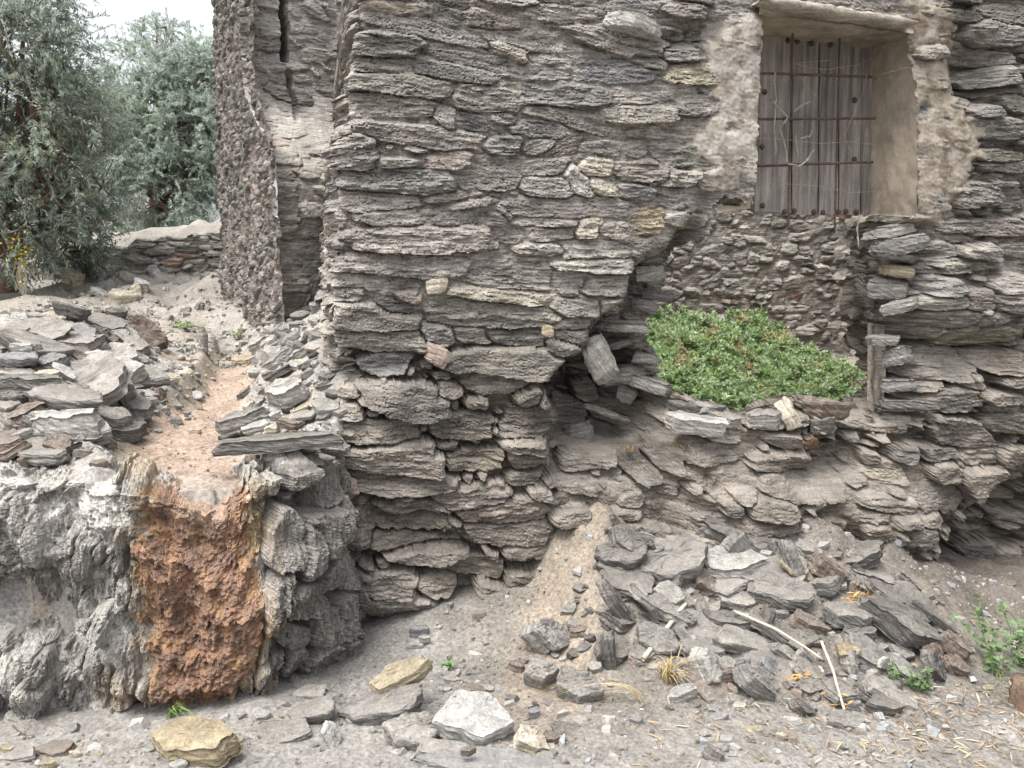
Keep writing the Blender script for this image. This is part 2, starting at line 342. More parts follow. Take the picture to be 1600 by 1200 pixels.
def build_house():
    root = empty('ruined_house', tuple(W_P0))
    tag(root, 'ruined schist stone house with a broken hole below its barred wooden window', 'house')
    xs = np.concatenate([np.arange(300, 490, 3), np.arange(490, 1625, 2.0), np.arange(1625, 1960, 5)])
    ys = np.concatenate([np.arange(-330, -20, 5), np.arange(-20, 1060, 2.0), np.arange(1060, 1200, 6)])
    X, Y = np.meshgrid(xs, ys); rs = np.random.RandomState(5)
    xc = np.interp(ys, [-330, 0, 100, 200, 300, 480, 560, 640, 760, 860, 1000, 1200], [566, 549, 543, 528, 515, 508, 520, 532, 548, 556, 566, 580])[:, None]
    xc = xc + 5 * fbm(ys / 26, ys * 0, 3, 3)[:, None]
    base = on_plane(np.maximum(X, xc), Y)
    base = base + (np.maximum(xc - X, 0) * 0.0065 + (np.maximum(xc - X, 0) / 208) ** 3 * 1.7)[..., None] * W_IN
    wn = sst(-14, 18, X - xc)[..., None]
    dirn = wn * (-W_IN) + (1 - wn) * (-W_T); dirn /= np.linalg.norm(dirn, axis=-1, keepdims=True)
    traced = TA + TB + TC + TD + TE
    big = lambda x, y: (34, 11) if rs.rand() < .5 else ((20, 8) if rs.rand() < .5 else (48, 13))
    tl = lambda x, y: 0.10 * (1 - y / 330.) if y < 330 else 0
    st = fill_stones(traced, (310, 1950), (-330, 1190), big, 5200, rs, ang=.07, tilt=tl, minc=1.0)
    st = fill_stones(st, (310, 1950), (-330, 1190), (11, 5), 6000, rs, ang=.35, minc=1.02)
    n = len(st); sa = np.array(st); nt = len(traced)
    d1, idm, U, Vv = stone_cells(xs, ys, st, 1.8, 11)
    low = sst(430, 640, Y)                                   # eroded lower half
    prot = rs.uniform(-.014, .022, n)
    lowS = np.clip((sa[:, 1] - 430) / 210, 0, 1)
    prot = prot + lowS * rs.uniform(-.02, .055, n)
    cor = (sa[:, 0] < 640) & (sa[:, 0] > 480); prot[cor] += rs.uniform(-.005, .03, cor.sum())
    rt = sa[:, 0] > 1460; prot[rt] += rs.uniform(-.02, .05, rt.sum())
    small = sa[:, 2] < 14; prot[small] -= .012
    prot[nt:] -= 0.006
    mort = -0.017 - 0.060 * low + 0.014 * fbm(X / 24, Y / 15, 4, 21) + 0.004 * noise(X / 4, Y / 4, 3)
    mort = mort - 0.03 * sst(1440, 1520, X)
    H, isst = stone_height(d1, idm, U, Vv, st, prot, mort, 31, edge_m=.026 + .030 * low)
    # ---- large shape: batter, broken core, overhangs, hollows
    core = blur(inpoly(X + 5 * fbm(X / 20, Y / 20, 3, 8), Y + 4 * fbm(X / 20, Y / 20, 3, 9), CORE), 4)
    D = 0.03 * fbm(X / 150, Y / 110, 3, 41) * (0.35 + low)
    D -= 0.19 * core * sst(760, 560, Y + 0 * X) + 0.10 * core
    D -= .26 * blur(inpoly(X, Y, [(948,540),(880,582),(868,606),(908,655),(868,690),(1000,700),(1045,640),(1020,540)]), 5)
    redge = 1440 + 16 * fbm(Y / 40, Y * 0, 3, 14) + 8 * noise(Y / 11, Y * 0, 15)
    D -= .25 * np.clip((redge + 26 - X) / 50, 0, 1) ** 1.3 * sst(338, 352, Y) * sst(668, 640, Y) * sst(1290, 1330, X)
    D -= 0.02 * sst(300, -200, Y)
    D += 0.05 * sst(560, 700, Y) * sst(870, 800, X)
    D -= 0.16 * sst(915, 965, Y) * sst(870, 820, X)           # undercut foot
    D -= 0.11 * sst(760, 790, Y) * sst(850, 800, Y) * sst(560, 580, X) * sst(700, 660, X) * 0.6
    below = sst(1030, 1080, X) * sst(1500, 1380, X)
    D += 0.20 * sst(640, 860, Y) * below
    D -= 0.16 * blur(inpoly(X, Y, [(1350,515),(1560,520),(1570,560),(1480,580),(1350,575)]), 7)
    D -= 0.30 * blur(inpoly(X, Y, [(1440,890),(1500,840),(1560,760),(1700,700),(1700,1000),(1440,985)]), 9)
    D -= 0.12 * blur(inpoly(X, Y, [(1225,800),(1290,805),(1370,850),(1380,880),(1250,872)]), 7)
    D -= 0.12 * blur(inpoly(X, Y, [(1200,715),(1330,690),(1330,730),(1230,760)]), 6)
    D -= 0.09 * blur(inpoly(X, Y, [(1040,50),(1130,28),(1145,42),(1060,66)]), 4)
    D -= 0.10 * blur(inpoly(X, Y, [(1490,60),(1560,70),(1545,160),(1500,150)]), 5)
    D += 0.05 * blur(inpoly(X, Y, [(1330,440),(1600,430),(1620,515),(1340,512)]), 8)
    D -= 0.06 * blur(inpoly(X, Y, [(640,590),(770,640),(780,730),(720,740),(700,650),(640,620)]), 6)
    D -= 0.07 * blur(inpoly(X, Y, [(540,540),(660,545),(640,575),(545,600)]), 6)
    D -= 0.035 * np.exp(-((X - xc) / 12) ** 2)
    # earth smears filling the joints
    mud = sst(.05, .5, fbm(X / 90, Y / 70, 4, 61) + 1.3 * blur(inpoly(X, Y, [(870,700),(1060,700),(1230,690),(1390,640),(1460,720),(1400,860),(1200,880),(900,880)]), 20) - 0.38) * sst(520, 680, Y)
    mudH = -0.012 + 0.02 * fbm(X / 60, Y / 45, 4, 66) + 0.004 * noise(X / 3, Y / 3, 5)
    Hm = np.maximum(H, mudH); H = H + (Hm - H) * mud; isst = isst & ~((mud > .5) & (H <= mudH + .003))
    # ---- plaster
    pw = 13 * fbm(X / 24, Y / 24, 5, 71)
    PL = [[(1100,45),(1196,5),(1196,120),(1186,310),(1160,305),(1120,290),(1082,270),(1090,210),(1125,150),(1110,90)],
          [(1414,-20),(1490,20),(1508,80),(1512,150),(1540,200),(1525,260),(1480,335),(1440,350),(1424,340),(1424,60)]]
    pm = np.zeros(X.shape, bool)
    for q in PL: pm |= inpoly(X + pw, Y + pw[::-1], q)
    pm &= ~((H > .016 + .016 * (X > 1300) + .02 * fbm(X / 40, Y / 40, 3, 79)) & (blur(pm, 9) < .97)); pm &= fbm(X / 34, Y / 30, 4, 78) > -.55
    pf = blur(pm, 2)
    plH = 0.012 + 0.0045 * fbm(X / 30, Y / 26, 4, 74) + 0.003 * fbm(X / 5, Y / 5, 3, 76)
    H = H + (np.maximum(plH, np.minimum(H, plH + .006)) - H) * pf
    isst &= ~pm
    P = base + dirn * (D + H)[..., None]
    P[..., 2] -= 0.32 * np.clip(H + 0.02, 0, .2) + 0.12 * np.clip(D, -.3, 0) * 0
    P += 0.0016 * np.stack([noise(X / 2.1, Y / 2.1, 80 + i) for i in range(3)], -1)
    # ---- colour
    base_c = np.array([.25, .234, .212]); g = rs.normal(1, .17, n).clip(.6, 1.5)
    sc = base_c * g[:, None] * (1 + rs.normal(0, .013, (n, 3)))
    r = rs.rand(n)
    sc[r < .12] = np.array([.185, .180, .172]) * g[r < .12][:, None]
    sc[(r > .12) & (r < .20)] *= np.array([1.0, 0.965, .93])
    sc[(r > .20) & (r < .27)] *= np.array([1.28, 1.24, 1.14])
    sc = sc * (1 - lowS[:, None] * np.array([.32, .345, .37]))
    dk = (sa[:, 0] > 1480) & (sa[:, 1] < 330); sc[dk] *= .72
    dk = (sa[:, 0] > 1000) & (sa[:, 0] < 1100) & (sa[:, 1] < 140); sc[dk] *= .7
    def tint(px, py, c):
        i = np.argmin(np.hypot((sa[:nt, 0] - px) / 2, sa[:nt, 1] - py)); sc[i] = c
    tint(657, 371, (.258, .235, .215)); tint(888, 322, (.258, .236, .22)); tint(1340, 452, (.32, .25, .15)); tint(1342, 507, (.32, .23, .13)); tint(1356, 480, (.30, .25, .16))
    tint(568, 70, (.19, .185, .17)); tint(600, 563, (.15, .155, .165)); tint(968, 130, (.19, .19, .195)); tint(970, 482, (.37, .34, .29)); tint(922, 353, (.34, .31, .26))
    tint(1462, 305, (.30, .32, .33)); tint(1268, 690, (.28, .16, .11)); tint(1090, 660, (.40, .36, .30)); tint(1126, 676, (.38, .35, .30)); tint(1105, 634, (.20, .19, .18)); tint(1230, 652, (.36, .32, .27))
    tint(1015, 344, (.34, .29, .21)); tint(540, 240, (.20, .185, .172)); tint(1060, 115, (.27, .245, .19))
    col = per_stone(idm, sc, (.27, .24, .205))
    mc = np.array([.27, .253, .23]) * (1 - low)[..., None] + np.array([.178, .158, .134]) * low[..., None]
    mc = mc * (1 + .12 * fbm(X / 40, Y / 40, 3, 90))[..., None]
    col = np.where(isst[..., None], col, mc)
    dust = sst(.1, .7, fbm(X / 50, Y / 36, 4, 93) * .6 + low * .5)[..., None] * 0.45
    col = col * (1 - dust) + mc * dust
    wx = sst(0.15, .55, noise(U / 30, Vv / 7, 95)) * .22; col = col * (1 + wx[..., None] * np.array([1, .95, .85]) - .06)
    pc = np.array([.335, .310, .276]) * (1 + .18 * fbm(X / 18, Y / 18, 4, 97))[..., None]
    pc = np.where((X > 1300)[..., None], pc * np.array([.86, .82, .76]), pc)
    dirt = sst(0.0, .6, fbm(X / 30, Y / 42, 4, 99))[..., None]
    pc = pc * (1 - .45 * dirt * np.array([.9, 1, 1.1]))
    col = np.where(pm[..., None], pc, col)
    hw = 4 * fbm(X / 14, Y / 10, 3, 101)
    hole = inpoly(X + hw, Y + hw[:, ::-1], HOLE) | inpoly(X, Y, WINDOW)
    kv = ~hole; keep = kv[:-1, :-1] & kv[1:, 1:] & kv[:-1, 1:] & kv[1:, :-1]
    pk = pm[:-1, :-1] & keep
    wallk = keep & ~pk; fullS = keep | inpoly(X, Y, [(1150, -30), (1460, -30), (1460, 345), (1182, 332), (1150, 300)])[:-1, :-1]
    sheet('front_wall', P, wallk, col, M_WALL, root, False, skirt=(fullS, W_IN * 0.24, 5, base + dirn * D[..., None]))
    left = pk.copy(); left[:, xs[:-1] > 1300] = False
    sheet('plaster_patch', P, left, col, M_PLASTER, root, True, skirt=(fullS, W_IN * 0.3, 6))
    o = sheet('plaster_patch', P, pk & ~left, col, M_PLASTER, root, True, skirt=(fullS, W_IN * 0.02, 1))
    o['label'] = 'cracked plaster patch right of the window'
    return root
HOUSE = build_house()
# ------------------------------------------------------------------ ground
FACE = np.array([(-9.0, 2.35), (-3.2, 2.45), (-1.93, 2.52), (-1.73, 2.54), (-1.32, 2.58), (-0.9, 2.64), (-0.71, 2.80), (-0.59, 3.11), (-0.55, 3.3)])   # foot of the terrace face
CH = np.array([(-1.07, 2.62, .19), (-1.12, 2.80, .21), (-1.27, 3.05, .25), (-1.36, 3.3, .22), (-1.40, 3.7, .135), (-1.43, 3.95, .12), (-1.53, 4.4, .115), (-1.78, 5.2, .115), (-2.1, 6.0, .10)])
def wall_ad(x, y):
    dx, dy = x - W_P0[0], y - W_P0[1]
    return dx * W_T[0] + dy * W_T[1], -(dx * W_IN[0] + dy * W_IN[1])
def ch_dist(x, y):
    cxx = np.interp(y, CH[:, 1], CH[:, 0]); hw = np.interp(y, CH[:, 1], CH[:, 2])
    return (x - cxx), hw, (y > 2.5) & (y < 6.0)
def gz(x, y, fine=True):
    x = np.asarray(x, float); y = np.asarray(y, float)
    a, dW = wall_ad(x, y)
    z = -0.085 * np.clip(x - 0.3, 0, 6) + 0.02 * fbm(x / .7, y / .7, 3, 201)
    # rubble heap and sand fan in front of the wall
    hh = np.interp(a, [0.2, 0.5, .78, 1.0, 1.12, 1.28, 1.45, 1.9, 2.3, 2.6, 3.0, 3.4], [0, .02, .11, .37, .45, .33, .28, .37, .35, .28, .14, .10])
    wd = np.interp(a, [0.2, .8, 1.1, 1.5, 2.0, 2.4, 2.8, 3.3], [.35, .6, .95, 1.0, 1.05, .95, .8, .5])
    q = np.clip(1 - np.clip(dW, -.3, 9) / wd, 0, 1.0)
    pr = np.where(a < 1.25, q ** 1.15, np.minimum(1.0, q * 1.25) ** 1.1)
    z = z + hh * pr * (1 + .22 * fbm(x / .25, y / .25, 3, 203)) + .05 * sst(.5, .1, dW) * sst(0, .4, a)
    z = z + 0.05 * np.exp(-((a - .35) / .5) ** 2 - (dW / .3) ** 2)
    # terrace behind its face
    yf = np.interp(x, FACE[:, 0], FACE[:, 1])
    zt = 0.805 + 0.085 * (np.minimum(y, 9) - 2.8) + .02 * np.clip(y - 9, 0, 60) + 0.018 * fbm(x / .5, y / .5, 3, 207)
    zt = zt + .40 * np.exp(-((x + 2.5) / .62) ** 2 - ((y - 4.15) / .75) ** 2) * sst(2.6, 3.3, y)
    zt = zt + .16 * np.exp(-((x + 2.2) / .7) ** 2 - ((y - 3.2) / .5) ** 2) * sst(2.6, 3.0, y)
    zt = zt + .30 * np.exp(-np.clip(-a, 0, 9) / .16) * sst(3.0, 3.5, y) * sst(6.4, 5.0, y)
    zt = zt + .10 * np.exp(-np.clip(-a - .2, 0, 9) ** 2 / .08) * sst(3.6, 4.2, y)
    zt = zt + .62 * sst(9.5, 10.3, y) * sst(0, -1.5, x) + .05 * fbm(x / 1.6, y / 1.6, 3, 209) * sst(7.5, 11, y)
    d, hw, ok = ch_dist(x, y)
    zt = zt + .16 * fbm(x / .8, y / .8, 4, 214) * sst(4.8, 6.5, y) + .22 * sst(7.6, 9.2, y) * sst(-5.2, -3.2, x)
    zt = zt - ok * .065 * sst(1.7, .65, np.abs(d) / hw) * sst(6.0, 5.2, y) + ok * .035 * np.exp(-((np.abs(d) / hw - 1.6) / .35) ** 2)
    zi = .56 + .20 * np.clip((y - 4.5) / 1.4, 0, 1) + .05 * fbm(x / .4, y / .4, 3, 211)
    ter = (y > yf + .13 + .22 * sst(-1.0, -.72, x)) & (x < -.5)
    inn = (a > -.0) & (dW < -.42)
    z = np.where(ter & ~inn, zt, z)
    z = np.where(inn & (dW > -3.7), zi, z); z = np.where((dW <= -3.7) & (a > -.5), np.maximum(zt, 1.2), z)
    return z
def hit(px, py, up=0.0):
    """where the ray through a photo pixel meets the ground (or a sheet raised above it)"""
    d = ray(px, py); ks = np.linspace(1.2, 14, 2600) / d[1]
    p = d * ks[:, None] + CAMP
    m = p[:, 2] < gz(p[:, 0], p[:, 1]) + up
    i = int(np.argmax(m)) if m.any() else len(ks) - 1
    return p[i]
def axis(lo, hi, step, out0, out1, g=1.07):
    c = list(np.arange(lo, hi, step)); s = step
    while c[-1] < out1: s *= g; c.append(c[-1] + s)
    s = step; l = [c[0]]
    while l[-1] > out0: s *= g; l.append(l[-1] - s)
    return np.array(sorted(set(l + c)))
def build_ground():
    xs = axis(-3.3, 3.1, .0125, -70, 70); ys = axis(2.0, 4.9, .0125, -25, 110, 1.035)
    X, Y = np.meshgrid(xs, ys)
    Z = gz(X, Y)
    fade = np.exp(-np.maximum(Y - 6, 0) / 3)
    Z = Z + fade * (.006 * fbm(X / .06, Y / .06, 3, 221) + .0035 * noise(X / .018, Y / .018, 222))
    a, dW = wall_ad(X, Y)
    yf = np.interp(X, FACE[:, 0], FACE[:, 1]); ter = (Y > yf + .10 + .22 * sst(-1.0, -.72, X)) & (X < -.5)
    c = np.broadcast_to(np.array([.215, .205, .190]), X.shape + (3,)).copy()
    def mix(m, col): c[:] = c * (1 - m[..., None]) + np.array(col) * m[..., None]
    mix(sst(1.25, .75, dW) * sst(.2, .6, a) * (dW > -.4) * .9, (.165, .150, .130))
    mix(sst(.28, .08, np.abs(a - 1.0 + .45 * dW)) * sst(1.1, .6, dW) * (dW > -.5), (.245, .208, .168))
    mix(sst(1.2, 2.2, X) * sst(.2, .5, fbm(X / .4, Y / .3, 3, 226) + .4) * .7 * (~ter), (.175, .152, .125))
    mix(ter * 1.0, (.275, .262, .243))
    mix(sst(.55, .25, dW) * sst(2.4, 2.8, a) * (dW > -.5) * .9, (.12, .105, .09))  # dark soil at the right wall foot; the hollow's shade is in the colour too
    st = sst(.0, .5, fbm(X / .35, Y / .35, 3, 230) + .9 * sst(4.2, 5.6, Y) * sst(-1.9, -2.6, X)) * ter
    mix(st * .8, (.295, .252, .20))
    mix(ter * sst(5.0, 6.4, Y) * .75, (.235, .218, .195)); mix(ter * sst(8.8, 10, Y) * .7, (.255, .238, .215))
    d, hw, ok = ch_dist(X, Y)
    och = ok * ter * sst(1.5, 1.05, np.abs(d) / hw + .3 * fbm(X / .12, Y / .12, 3, 233)) * sst(5.7, 5.0, Y)
    mix(och * .8, (.30, .255, .20))
    mix(ok * ter * sst(1.05, .8, np.abs(d) / hw + .25 * fbm(X / .1, Y / .16, 3, 234)) * sst(5.5, 4.9, Y), (.285, .222, .175))
    mix(ok * ter * sst(.6, .2, np.abs(d) / hw + .3 * fbm(X / .1, Y / .1, 3, 238)) * sst(3.0, 2.7, Y) * .8, (.28, .258, .232))
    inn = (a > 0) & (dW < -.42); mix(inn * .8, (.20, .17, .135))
    c *= (1 + .10 * fbm(X / .3, Y / .3, 4, 240))[..., None]
    P = np.stack([X, Y, Z], -1)
    chm = (ok & ter & (np.abs(d) < hw * 1.0) & (Y < 5.4))[:-1, :-1]
    keep = np.ones((len(ys) - 1, len(xs) - 1), bool)
    tag(sheet('ground', P, keep & ~chm, c, M_EARTH), kind='structure')
    tag(sheet('water_channel', P, chm, c, M_EARTH), kind='structure')
build_ground()

# ------------------------------------------------------------------ the terrace face with the rusty spout
def build_face():
    root = empty('terrace_wall', (-1.3, 2.6, 0))
    tag(root, 'low grey schist retaining wall with a rust red crust where the channel spills over', 'retaining wall')
    xs = np.concatenate([np.arange(-900, -60, 12), np.arange(-60, 585, 2.0)])
    px = np.array([-900, -300, -100, 0, 200, 400, 500, 575]); ctl = []
    for q in px:
        p = at_z(q, np.interp(q, [-100, 0, 200, 400, 500, 575], [1135, 1130, 1120, 1105, 1070, 1008]), 0); ctl.append(p[:2])
    ctl = np.array(ctl); ctl[0] = (-4.6, 2.3); ctl[1] = (-2.5, 2.48)
    bx = np.interp(xs, px, ctl[:, 0]); by = np.interp(xs, px, ctl[:, 1])
    k = np.ones(41) / 41; pad = lambda v: np.convolve(np.pad(v, 20, mode='edge'), k, 'valid')
    bx, by = pad(bx), pad(by)
    tx, ty = np.gradient(bx), np.gradient(by); l = np.hypot(tx, ty); nx, ny = ty / l, -tx / l
    zt = np.interp(xs, [-900, 0, 190, 235, 270, 330, 390, 425, 470, 540, 585], [.80, .82, .81, .79, .745, .70, .745, .80, .80, .83, .86])
    tv = np.concatenate([np.linspace(-.12, 1, 210), 1 + np.linspace(.02, .42, 40)])
    X, T = np.meshgrid(xs, tv); Y = 1118 - np.minimum(T, 1.0) * 378 - np.clip(T - 1, 0, 1) * 260
    face = np.clip(T, -.2, 1); lip = np.clip(T - 1, 0, 1)
    B = np.stack([bx + 0 * X, by + 0 * X, 0 * X], -1)
    nn = np.stack([nx + 0 * X, ny + 0 * X, 0 * X], -1)
    setb = .09 * face + lip * .75
    P = B - nn * setb[..., None]; P[..., 2] = zt * face
    rr = .07                                                      # rounded shoulder
    near = np.exp(-((T - 1) / .06) ** 2); P[..., 2] -= .018 * near; P[..., 2] -= lip * .14 * (lip > .25)
    dirn = nn * np.clip(1 - lip * 5, 0.15, 1)[..., None] + np.array([0, 0, 1.]) * np.clip(lip * 5 - .1, 0, .9)[..., None]
    dirn /= np.linalg.norm(dirn, axis=-1, keepdims=True)
    rs = np.random.RandomState(12)
    z = 2.857
    tr = conv([(175,20,180,270,60),(40,120,100,280,90),(340,420,420,540,50),(500,440,440,600,100),(345,100,350,220,50),(450,180,455,270,40),(570,100,540,300,40),
               (40,660,60,850,80),(150,800,120,960,110),(600,560,610,860,50),(1190,60,1180,240,100),(1330,60,1320,320,150),(1430,160,1410,380,90),(1500,150,1480,340,130),(1280,370,1230,640,90),
               (1390,440,1370,590,160),(1520,420,1500,560,130),(1340,640,1330,760,140),(1500,640,1470,820,120),(1590,640,1570,840,90),(660,240,680,500,110),(1550,-60,1540,140,120),
               (1100,800,1110,960,70),(920,900,930,990,70),(1040,740,1020,960,50),(470,960,540,1050,60),(650,900,640,1060,60),(300,920,290,1000,50),(100,-60,140,110,60)], 0, 780)
    vert = lambda x, y: math.pi / 2 + (.16 if x < 300 else .12)
    st = fill_stones(tr, (-900, 600), (640, 1160), lambda x, y: (34, 12) if x < 430 else (40, 17), 1500, rs, ang=.16, tilt=vert, minc=1.0)
    st = fill_stones(st, (-900, 600), (640, 1160), (10, 6), 2200, rs, ang=.6, tilt=vert, minc=1.05)
    n = len(st); sa = np.array(st)
    d1, idm, U, Vv = stone_cells(xs, np.sort(Y[:, 0]), st, 2, 55)
    d1 = (d1[0][::-1], d1[1][::-1]); idm, U, Vv = idm[::-1], U[::-1], Vv[::-1]
    prot = rs.uniform(-.03, .05, n); prot[sa[:, 0] > 430] += .03; prot[:len(tr)] += .025
    left = sst(230, 180, X)
    mort = -.024 + .026 * left * fbm(X / 60, Y / 60, 4, 56) + .012 * fbm(X / 16, Y / 18, 4, 57) + .005 * noise(X / 4, Y / 4, 58) - .055 * sst(420, 470, X)
    mort += .022 * left * sst(860, 780, Y) + .02 * left * sst(60, 0, np.abs(Y - 985))
    # slumped edges of the grey mortar
    def drips(rows, x0, x1, A, seed, w):
        o = np.zeros(X.shape)
        for i, y0 in enumerate(rows):
            ye = y0 + 20 * fbm(X / 60, 0 * X + i * 3.3, 3, seed) + 9 * noise(X / 9, 0 * X + i * 7.7, seed + 1)
            o = np.maximum(o, A * np.clip(1 - (ye - Y) / w, 0, 1) * ((Y < ye)) * sst(.0, .25, .5 + fbm(X / 50, Y * 0 + i * 5.1, 2, seed + 2)))
        return o * sst(x0 - 12, x0 + 12, X) * sst(x1 + 12, x1 - 12, X)
    mort += drips([865, 905, 1030, 1085], -900, 215, .007, 60, 60)
    H, isst = stone_height(d1, idm, U, Vv, st, prot, mort, 59, lamA=.020, lam_px=5, edge_px=3, edge_m=.035)
    D = .05 * fbm(X / 130, Y / 120, 3, 61)
    D -= .10 * blur(inpoly(X, Y, [(-60, 930), (30, 890), (150, 900), (145, 1000), (60, 1010), (-60, 990)]), 10)
    D -= .06 * sst(1060, 1105, Y) + .03 * sst(420, 440, X) * sst(900, 1000, Y)
    # rust crust: lumpy flowstone with drip edges
    cx0 = np.interp(Y, [720, 770, 860, 930, 1000, 1090, 1120], [240, 240, 220, 232, 240, 240, 262]); cx1 = np.interp(Y, [720, 780, 860, 930, 1000, 1060, 1120], [400, 400, 408, 412, 420, 400, 350])
    cw = 15 * fbm(X / 26, Y / 24, 4, 64)
    cm = (X + cw > cx0) & (X + cw < cx1); cf = blur(cm, 5)
    rid = 1 - np.abs(fbm(X / 26, Y / 30, 4, 65)); 
    cH = .015 + .022 * fbm(X / 34, Y / 40, 3, 66) + .010 * (rid - .6) + .010 * fbm(X / 7, Y / 7, 4, 67) + drips([838, 872, 955, 1012, 1082], 215, 425, .020, 68, 80)
    cH -= .05 * np.exp(-((X - 330) / 34) ** 2) * sst(830, 740, Y)
    H = H * (1 - cf) + (np.maximum(H * .4, cH)) * cf
    P = P + dirn * (D * (1 - lip * 2).clip(0, 1) + H)[..., None]
    P[..., 2] -= .08 * np.clip(H, 0, .2) * (lip < .1)
    P += 0.0018 * np.stack([noise(X / 2.2, Y / 2.2, 180 + i) for i in range(3)], -1)
    g = rs.normal(1, .16, n).clip(.6, 1.5)
    sc = np.array([.245, .235, .217]) * g[:, None]
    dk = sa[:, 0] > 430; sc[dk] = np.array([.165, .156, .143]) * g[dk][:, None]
    i = np.argmin(np.hypot(sa[:, 0] - 415, sa[:, 1] - 832)); sc[i] = (.40, .31, .17)
    i = np.argmin(np.hypot(sa[:, 0] - 168, sa[:, 1] - 962)); sc[i] = (.24, .24, .225)
    col = per_stone(idm, sc, (.3, .29, .27))
    mc = np.array([.36, .347, .325]) * (1 + .16 * fbm(X / 30, Y / 34, 4, 70))[..., None]
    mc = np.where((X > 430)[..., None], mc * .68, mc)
    mc = mc * (1 + .22 * (left * sst(880, 760, Y))[..., None])
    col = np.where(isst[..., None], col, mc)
    du = sst(.0, .6, fbm(X / 26, Y / 30, 4, 71))[..., None] * .3 * left[..., None]; col = col * (1 - du) + mc * du
    oc = .6 * sst(34, 4, np.minimum(np.abs(X + cw - cx0), np.abs(X + cw - cx1)) + 12 * fbm(X / 22, Y / 22, 3, 72)) * sst(700, 735, Y)
    oc = np.maximum(oc, .8 * blur(inpoly(X, Y, [(140, 1060), (215, 1040), (225, 1110), (150, 1110)]), 8)); oc = np.maximum(oc, blur(inpoly(X, Y, [(360, 700), (440, 735), (432, 860), (395, 850), (385, 770), (330, 735)]), 6))
    ocol = np.array([.30, .225, .145]); col = col * (1 - .85 * oc[..., None]) + ocol * .85 * oc[..., None]
    lo = sst(1070, 1110, Y) * sst(120, 200, X) * sst(480, 420, X) * sst(-.2, .3, fbm(X / 20, Y / 20, 3, 74)) * .7
    col = col * (1 - lo[..., None]) + np.array([.26, .165, .11]) * lo[..., None]
    v1 = sst(-.4, .5, fbm(X / 30, Y / 34, 4, 75))[..., None]
    cc = np.array([.25, .152, .105]) * v1 + np.array([.19, .124, .094]) * (1 - v1)
    v2 = (sst(.25, .7, fbm(X / 30, Y / 38, 4, 76) + .1) * .8)[..., None]; cc = cc * (1 - v2) + np.array([.33, .20, .115]) * v2
    ed = np.minimum(X + cw - cx0, cx1 - X - cw); ev = sst(12, 1, ed + 8 * fbm(X / 14, Y / 14, 3, 77))[..., None] * .8
    cc = cc * (1 - ev) + np.array([.29, .195, .115]) * ev
    tp = (sst(810, 745, Y) * sst(60, 20, np.abs(X - 325)))[..., None] * .8; cc = cc * (1 - tp) + np.array([.38, .285, .22]) * tp
    tb = sst(1.04, 1.14, T)[..., None] * .85
    tcol = np.where((sst(30, 10, np.abs(X - 322) - 40) > .5)[..., None], np.array([.30, .23, .18]), np.array([.27, .258, .24]))
    cc = cc * (1 - tb) + tcol * tb; col = col * (1 - tb) + np.where(((X > 190) & (X < 260))[..., None], np.array([.37, .30, .21]), np.array([.315, .302, .28])) * tb
    col = np.where(cm[..., None], cc, col)
    keep = np.ones((X.shape[0] - 1, X.shape[1] - 1), bool); ck = cm[:-1, :-1] & (T[:-1, :-1] < 1.1)
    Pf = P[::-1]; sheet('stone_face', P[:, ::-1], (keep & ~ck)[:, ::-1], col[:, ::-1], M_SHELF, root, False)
    sheet('rust_crust', P[:, ::-1], ck[:, ::-1], cc[:, ::-1], M_CRUST, root, False)
build_face()

